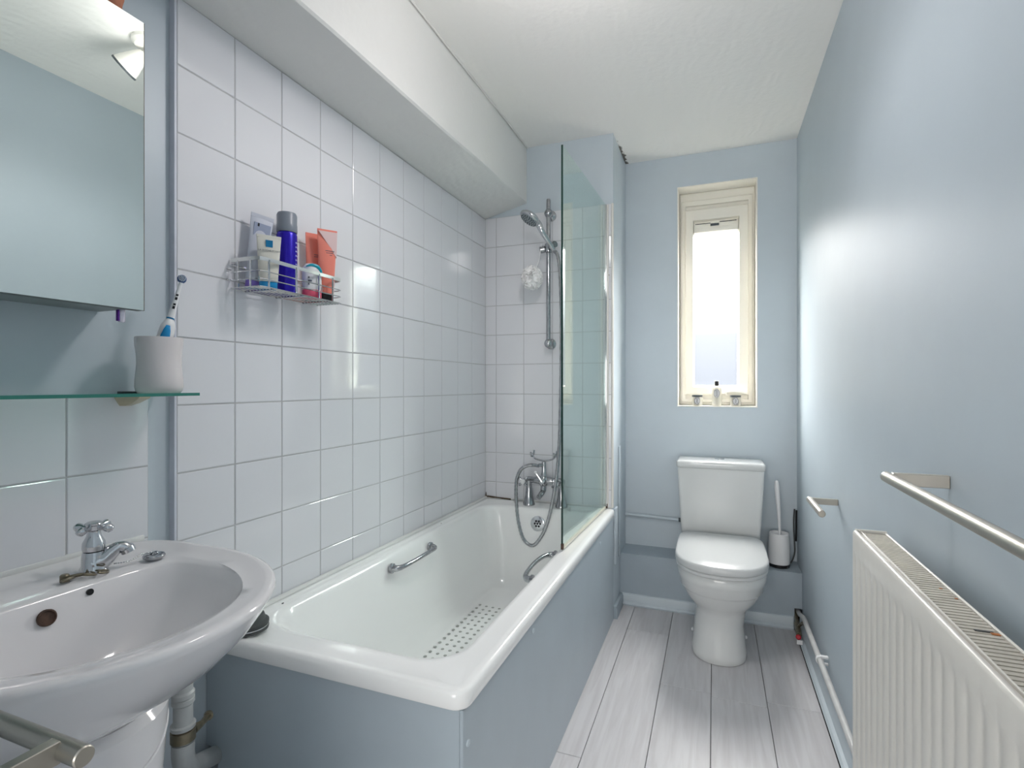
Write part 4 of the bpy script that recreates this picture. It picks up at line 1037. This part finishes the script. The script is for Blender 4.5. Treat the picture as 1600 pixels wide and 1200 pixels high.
part('cistern', bm, 'ceramic_wc', wc, ang=50)
bm = bmesh.new()
loft(bm, [cs(.194, 2.686, 2.878, -0.4015), cs(.198, 2.683, 2.879, -0.398), cs(.199, 2.682, 2.880, -0.380), cs(.197, 2.684, 2.880, -0.372), cs(.190, 2.691, 2.876, -0.3675), cs(.15, 2.72, 2.85, -0.367)])
cl = part('cistern_lid', bm, 'ceramic_wc', wc, ang=50)
bt_ = part('flush_button', nb(lathe, [(0.024, -0.001), (0.024, 0.002), (0.021, 0.0035), (0.019, 0.002), (0.019, 0.0045), (0, 0.005)], (CXT, 2.80, -0.367), (0, 0, 1), 28), 'chrome', cl, 'round chrome flush button')
for s in (-1, 1):
    part('foot_cap', nb(lathe, [(0.008, 0), (0.007, 0.005), (0, 0.007)], (FX + s * 0.106, 2.44, ZF + 0.052), (s, 0, 0.1), 12), 'plastic_w', wc, 'white screw cap')

# toilet brush on boxed ledge
bx_, by_ = 0.290, 2.800
zl = -0.8645
tb_ = thing('toilet_brush', 'white toilet brush in a black-based holder on the ledge right of the toilet', 'toilet brush', (bx_, by_, zl))
part('holder', nb(lathe, [(0.044, 0.014), (0.047, 0.018), (0.0475, 0.06), (0.046, 0.110), (0.0435, 0.157), (0.041, 0.159), (0.041, 0.150), (0.030, 0.146), (0.0, 0.146)], (bx_, by_, zl), (0, 0, 1), 36), 'plastic_w', tb_)
part('holder_base', nb(lathe, [(0.040, 0), (0.0455, 0.002), (0.0455, 0.015), (0.043, 0.016)], (bx_, by_, zl), (0, 0, 1), 32), 'black', tb_, 'black base')
bm = bmesh.new()
pts = [(bx_ + .004, by_, zl + .140), (bx_ + .003, by_, zl + .18), (bx_ - .001, by_, zl + .26), (bx_ - .006, by_, zl + .33), (bx_ - .009, by_, zl + .375), (bx_ - .010, by_, zl + .402), (bx_ - .010, by_, zl + .408)]
tube(bm, pts, [.005, .006, .0085, .011, .0115, .009, .003], 14)
part('brush_handle', bm, 'plastic_w', tb_)

# cable in the corner
bm = bmesh.new()
tube(bm, smooth_path([(0.372, 2.86, -0.605), (0.371, 2.862, -0.64), (0.371, 2.862, -0.70), (0.370, 2.86, -0.755)], 5), 0.0042, 8)
single('corner_cable', bm, 'black', 'short thick black cable end in the corner right of the toilet brush', 'cable')
bm = bmesh.new()
tube(bm, smooth_path([(0.364, 2.862, -0.60), (0.360, 2.858, -0.66), (0.362, 2.852, -0.75), (0.362, 2.84, -0.80), (0.350, 2.82, -0.835), (0.333, 2.795, -0.853), (0.322, 2.765, -0.858)], 6), 0.0035, 8)
single('grey_flex', bm, 'rubber', 'thin grey flex curving down the corner onto the ledge', 'cable')

# painted pipe along back wall by the cistern
t = thing('wall_pipe', 'thin blue-painted pipe along the back wall, running to the left side of the cistern', 'pipe', (-0.31, 2.882, -0.712))
part('pipe', nb(tube, [(-0.451, 2.884, -0.700), (-0.30, 2.884, -0.7035), (-0.162, 2.884, -0.7075)], 0.0085, 12), 'blue', t)
bm = nb(lathe, [(0.0115, -0.005), (0.0115, 0.005)], (-0.330, 2.884, -0.7028), (1, 0, 0), 14); box(bm, -0.335, -0.325, 2.884, 2.8965, -0.708, -0.697)
part('pipe_clip', bm, 'blue', t)
part('compression_nut', nb(lathe, [(0.0115, 0), (0.0125, 0.003), (0.0125, 0.010), (0.011, 0.012)], (-0.174, 2.884, -0.707), (1, 0, 0), 6), 'nozzle', t, 'dark compression nut')

# ------------------------------------------------------------------ pipes along the right wall
t = thing('radiator_pipe', 'white painted heating pipe above the right skirting, from the boxing to the radiator', 'pipe', (0.352, 2.2, -0.99))
pp = smooth_path([(0.365, 2.775, -1.048), (0.364, 2.70, -1.044), (0.360, 2.56, -1.004), (0.354, 2.42, -0.986), (0.352, 2.30, -0.980), (0.352, 1.9, -0.980), (0.352, 1.45, -0.981), (0.350, 1.30, -0.981)], 6)
part('pipe', nb(tube, pp, 0.0100, 12), 'copper_grey', t)
bm = bmesh.new(); lathe(bm, [(0.0135, -0.006), (0.0135, 0.006)], (0.352, 2.14, -0.980), (0, 1, 0), 16); box(bm, 0.352, 0.3785, 2.133, 2.147, -0.972, -0.964, 0.001); box(bm, 0.345, 0.3785, 2.134, 2.146, -0.996, -0.989, 0.001)
part('pipe_clip', bm, 'plastic_w', t, 'white plastic pipe clip')
t = thing('stop_valve', 'tarnished brass stop valve with a red cap where the pipes leave the boxing', 'valve', (0.345, 2.62, -1.08))
part('valve_pipe', nb(tube, smooth_path([(0.356, 2.775, -1.062), (0.352, 2.70, -1.068), (0.347, 2.63, -1.075)], 4), 0.0085, 10), 'brass', t)
bm = bmesh.new()
tube(bm, [(0.347, 2.66, -1.072), (0.345, 2.60, -1.078), (0.342, 2.56, -1.082)], [0.0115, 0.0125, 0.0115], 8)
tube(bm, [(0.355, 2.56, -1.03), (0.360, 2.53, -1.018), (0.364, 2.50, -1.022), (0.3665, 2.485, -1.034)], [0.006, 0.006, 0.005, 0.004], 8)
tube(bm, [(0.347, 2.62, -1.07), (0.357, 2.57, -1.03)], 0.006, 8)
part('valve_body', bm, 'brass', t)
part('red_cap', nb(lathe, [(0.0085, 0), (0.0105, 0.003), (0.0105, 0.012), (0.007, 0.015)], (0.3405, 2.548, -1.083), (-0.3, -1, 0.25), 14), 'red', t, 'red plastic cap')
part('tag', nb(box, 0.330, 0.352, 2.528, 2.532, -1.108, -1.090, 0.001), 'plastic_w', t, 'small white tag')

# ------------------------------------------------------------------ radiator
RY0, RY1 = 0.555, 1.356
RXF, RXB, RZT, RZB = 0.288, 0.350, -0.3215, -0.940
rad = thing('radiator', 'white ribbed panel radiator with a slotted top on the right wall', 'radiator', (0.32, 0.955, RZB))
bm = bmesh.new()
PT = 0.0385; nfl = 20
ys = []
y = RY1 - 0.001
cols = [RY1 - 0.001, RY1 - 0.004]
kinds = [0.004, 0.0]
yy = RY1 - 0.016
while yy - PT > RY0 + 0.01:
    for dy, dp in ((0, 0.0), (0.0025, 0.0015), (0.006, 0.0028), (0.010, 0.0028), (0.0135, 0.0015), (0.016, 0.0)):
        cols.append(yy - dy); kinds.append(dp)
    yy -= PT
cols += [RY0 + 0.004, RY0 + 0.001]; kinds += [0.0, 0.004]
zrows = [(RZT + 0.001, 0, .006), (RZT - 0.001, 0, .0015), (RZT - 0.005, 0, 0), (RZT - 0.040, 0, 0), (RZT - 0.048, .5, 0), (RZT - 0.058, 1, 0), (RZB + 0.06, 1, 0), (RZB + 0.05, .5, 0), (RZB + 0.04, 0, 0), (RZB + .003, 0, 0), (RZB, 0, .004)]
edge = {0, len(cols) - 1}
rings = []
for z, f, dd in zrows:
    rings.append([(RXF + dd + (kd * f if i not in edge else kd), yv, z) for i, (yv, kd) in enumerate(zip(cols, kinds))])
loft(bm, rings, False, False, closed=False)
fpn = part('front_panel', bm, 'rad', rad, ang=50)
sm = fpn.modifiers.new('thick', 'SOLIDIFY'); sm.thickness = 0.004; sm.offset = 0
part('panel_core', nb(box, RXF + 0.008, RXF + 0.0125, RY0 + .004, RY1 - .004, RZB + .004, RZT - 0.004), 'rad', rad)
part('top_rail', nb(box, RXF + 0.0128, RXF + 0.0158, RY0, RY1, RZT - 0.016, RZT + 0.0005, 0.001, 1), 'rad', rad)
part('back_rail', nb(box, RXB - 0.004, RXB, RY0, RY1, RZB, RZT + 0.001, 0.0012, 1), 'rad', rad)
bm = bmesh.new()
y = RY0 + 0.012
while y < RY1 - 0.012:
    vs = box(bm, RXF + 0.0165, RXB - 0.0045, y, y + 0.0078, RZT - 0.0035, RZT - 0.0018)
    y += 0.0112
part('grille_slats', bm, 'grille', rad, 'fine slats of the top grille', kind='stuff')
part('inner_shadow', nb(box, RXF + 0.0165, RXB - 0.0045, RY0 + .01, RY1 - .01, RZT - 0.05, RZT - 0.045), mat('under_grille_shade', rgb(120, 112, 100), 0.9), rad, 'grey-brown strip under the grille, shade put into its colour')  # shade between the panels painted as a darker sheet below the slats
for y0 in (RY0 - 0.0015, RY1 - 0.0015):
    part('end_panel', nb(box, RXF + 0.003, RXB + 0.001, y0, y0 + 0.003, RZB + 0.01, RZT + 0.0035, 0.001, 1), 'rad', rad)
part('rust_patch', nb(box, RXB - 0.014, RXB - 0.005, 0.856, 0.862, RZT - 0.0016, RZT - 0.0008), 'rustspot', rad, 'rust spot on the grille')
part('grille_gap', nb(box, RXB - 0.030, RXB - 0.010, 0.8615, 0.8665, RZT - 0.0017, RZT - 0.0009), 'black', rad, 'black slot in the grille')
bm = bmesh.new()
for (y, x) in ((0.98, RXB - .006), (0.70, RXB - .008), (0.79, RXB - .006), (1.02, RXB - .012)): box(bm, x - .004, x, y, y + .003, RZT - 0.0016, RZT - 0.001)
part('rust_specks', bm, 'rustspot', rad, kind='stuff')
for y in (0.70, 1.22):
    part('wall_bracket', nb(box, RXB + .0005, XR - 0.0005, y - .02, y + .02, -0.80, -0.50, 0.001, 1), 'rad', rad)
bm = bmesh.new(); lathe(bm, [(0.012, 0), (0.014, .004), (0.014, 0.03), (0.010, 0.036), (0.010, .09)], (0.322, RY1 + 0.032, -0.95), (0, 0, 1), 16); tube(bm, [(0.322, RY1 + 0.032, -0.915), (0.322, RY1 + .002, -0.915)], 0.009, 10); tube(bm, [(0.322, RY1 + .032, -0.945), (0.350, RY1 + .032, -0.98)], 0.008, 10)
part('valve', bm, 'brass', rad, 'small radiator valve')

# ------------------------------------------------------------------ steel rails
def steel_rail(name, label, cat, xb, zb_, ya, yb, brs, wall_z, r, bh=0.024, bt=0.010):
    t = thing(name, label, cat, (XR, (ya + yb) / 2, zb_))
    part('bar', nb(lathe, [(r * .86, 0), (r, 0.0012), (r, yb - ya - 0.0012), (r * .86, yb - ya)], (xb, ya, zb_), (0, 1, 0), 24), 'steel', t)
    for yy_ in brs:
        part('bracket', nb(box, xb + r * .35, XR - 0.0005, yy_ - bt / 2, yy_ + bt / 2, zb_ - bh / 2, zb_ + bh / 2, 0.0008, 1), 'steel', t)
    return t
steel_rail('towel_rail', 'brushed steel towel rail above the radiator on the right wall', 'towel rail', 0.2935, -0.167, 0.52, 1.140, (1.116, 0.56), 0, 0.0095, 0.022, 0.012)
steel_rail('toilet_roll_holder', 'short brushed steel toilet roll holder on the right wall, empty', 'roll holder', 0.300, -0.384, 1.790, 2.005, (1.985,), 0, 0.0105, 0.020, 0.010)
# towel rail on the door-side wall, bottom left
t = thing('towel_rail', 'brushed steel towel rail end in the near left corner, below the basin', 'towel rail', (-0.80, 0.31, -0.352))
bm = nb(lathe, [(0.0078, 0), (0.0088, 0.0012), (0.0088, 0.2138), (0.0078, 0.215)], (-0.722, 0.289, -0.321), (1, 0, 0), 24)
part('bar', bm, 'steel', t)
part('bracket', nb(box, -0.545, -0.533, YN + 0.0005, 0.2855, -0.331, -0.311, 0.0008, 1), 'steel', t)

# ------------------------------------------------------------------ ceiling spotlight (seen in the mirror)
lx, ly = -0.165, 1.26
t = thing('ceiling_spotlight', 'white ceiling spotlight with swivel heads, seen reflected in the mirror', 'lamp', (lx, ly, ZC - 0.001))
part('ceiling_plate', nb(lathe, [(0.055, 0), (0.055, -0.012), (0.045, -0.022), (0.0, -0.024)], (lx, ly, ZC - 0.0005), (0, 0, 1), 28), 'trimwhite', t)
for (dx, dy) in ((0.06, -0.03), (0.02, 0.07)):
    d = Vector((dx, dy, -0.055)).normalized(); c = Vector((lx + dx * .4, ly + dy * .4, ZC - 0.05))
    bm = bmesh.new(); tube(bm, [(lx, ly, ZC - 0.02), tuple(c)], 0.006, 10)
    lathe(bm, [(0.014, -0.01), (0.020, 0.0), (0.030, 0.03), (0.040, 0.06), (0.043, 0.075), (0.040, 0.075), (0.030, 0.04), (0.0, 0.03)], c, d, 24)
    hd = part('spot_head', bm, 'trimwhite', t)
    part('head_rim', nb(lathe, [(0.0425, 0.072), (0.0445, 0.074), (0.0445, 0.079), (0.041, 0.079), (0.041, 0.072)], c, d, 24, False), 'nozzle', hd, 'dark rim of the lamp head')
    part('bulb', nb(lathe, [(0.0, 0.04), (0.028, 0.05), (0.034, 0.064), (0.0, 0.068)], c, d, 20), 'candlewax', hd)
bm = bmesh.new(); c = Vector((-0.32, 1.24, ZC - 0.022))
tube(bm, [(lx, ly, ZC - 0.014), (-0.24, 1.25, ZC - 0.012), tuple(c)], 0.006, 10)
lathe(bm, [(0.014, -0.008), (0.020, 0.0), (0.030, 0.028), (0.040, 0.056), (0.043, 0.072), (0.040, 0.072), (0.030, 0.038), (0.0, 0.03)], c, (0, 0, -1), 24)
hd = part('spot_head', bm, 'trimwhite', t)
part('head_rim', nb(lathe, [(0.0425, 0.069), (0.0445, 0.071), (0.0445, 0.076), (0.041, 0.076), (0.041, 0.069)], c, (0, 0, -1), 24, False), 'nozzle', hd, 'dark rim of the lamp head')
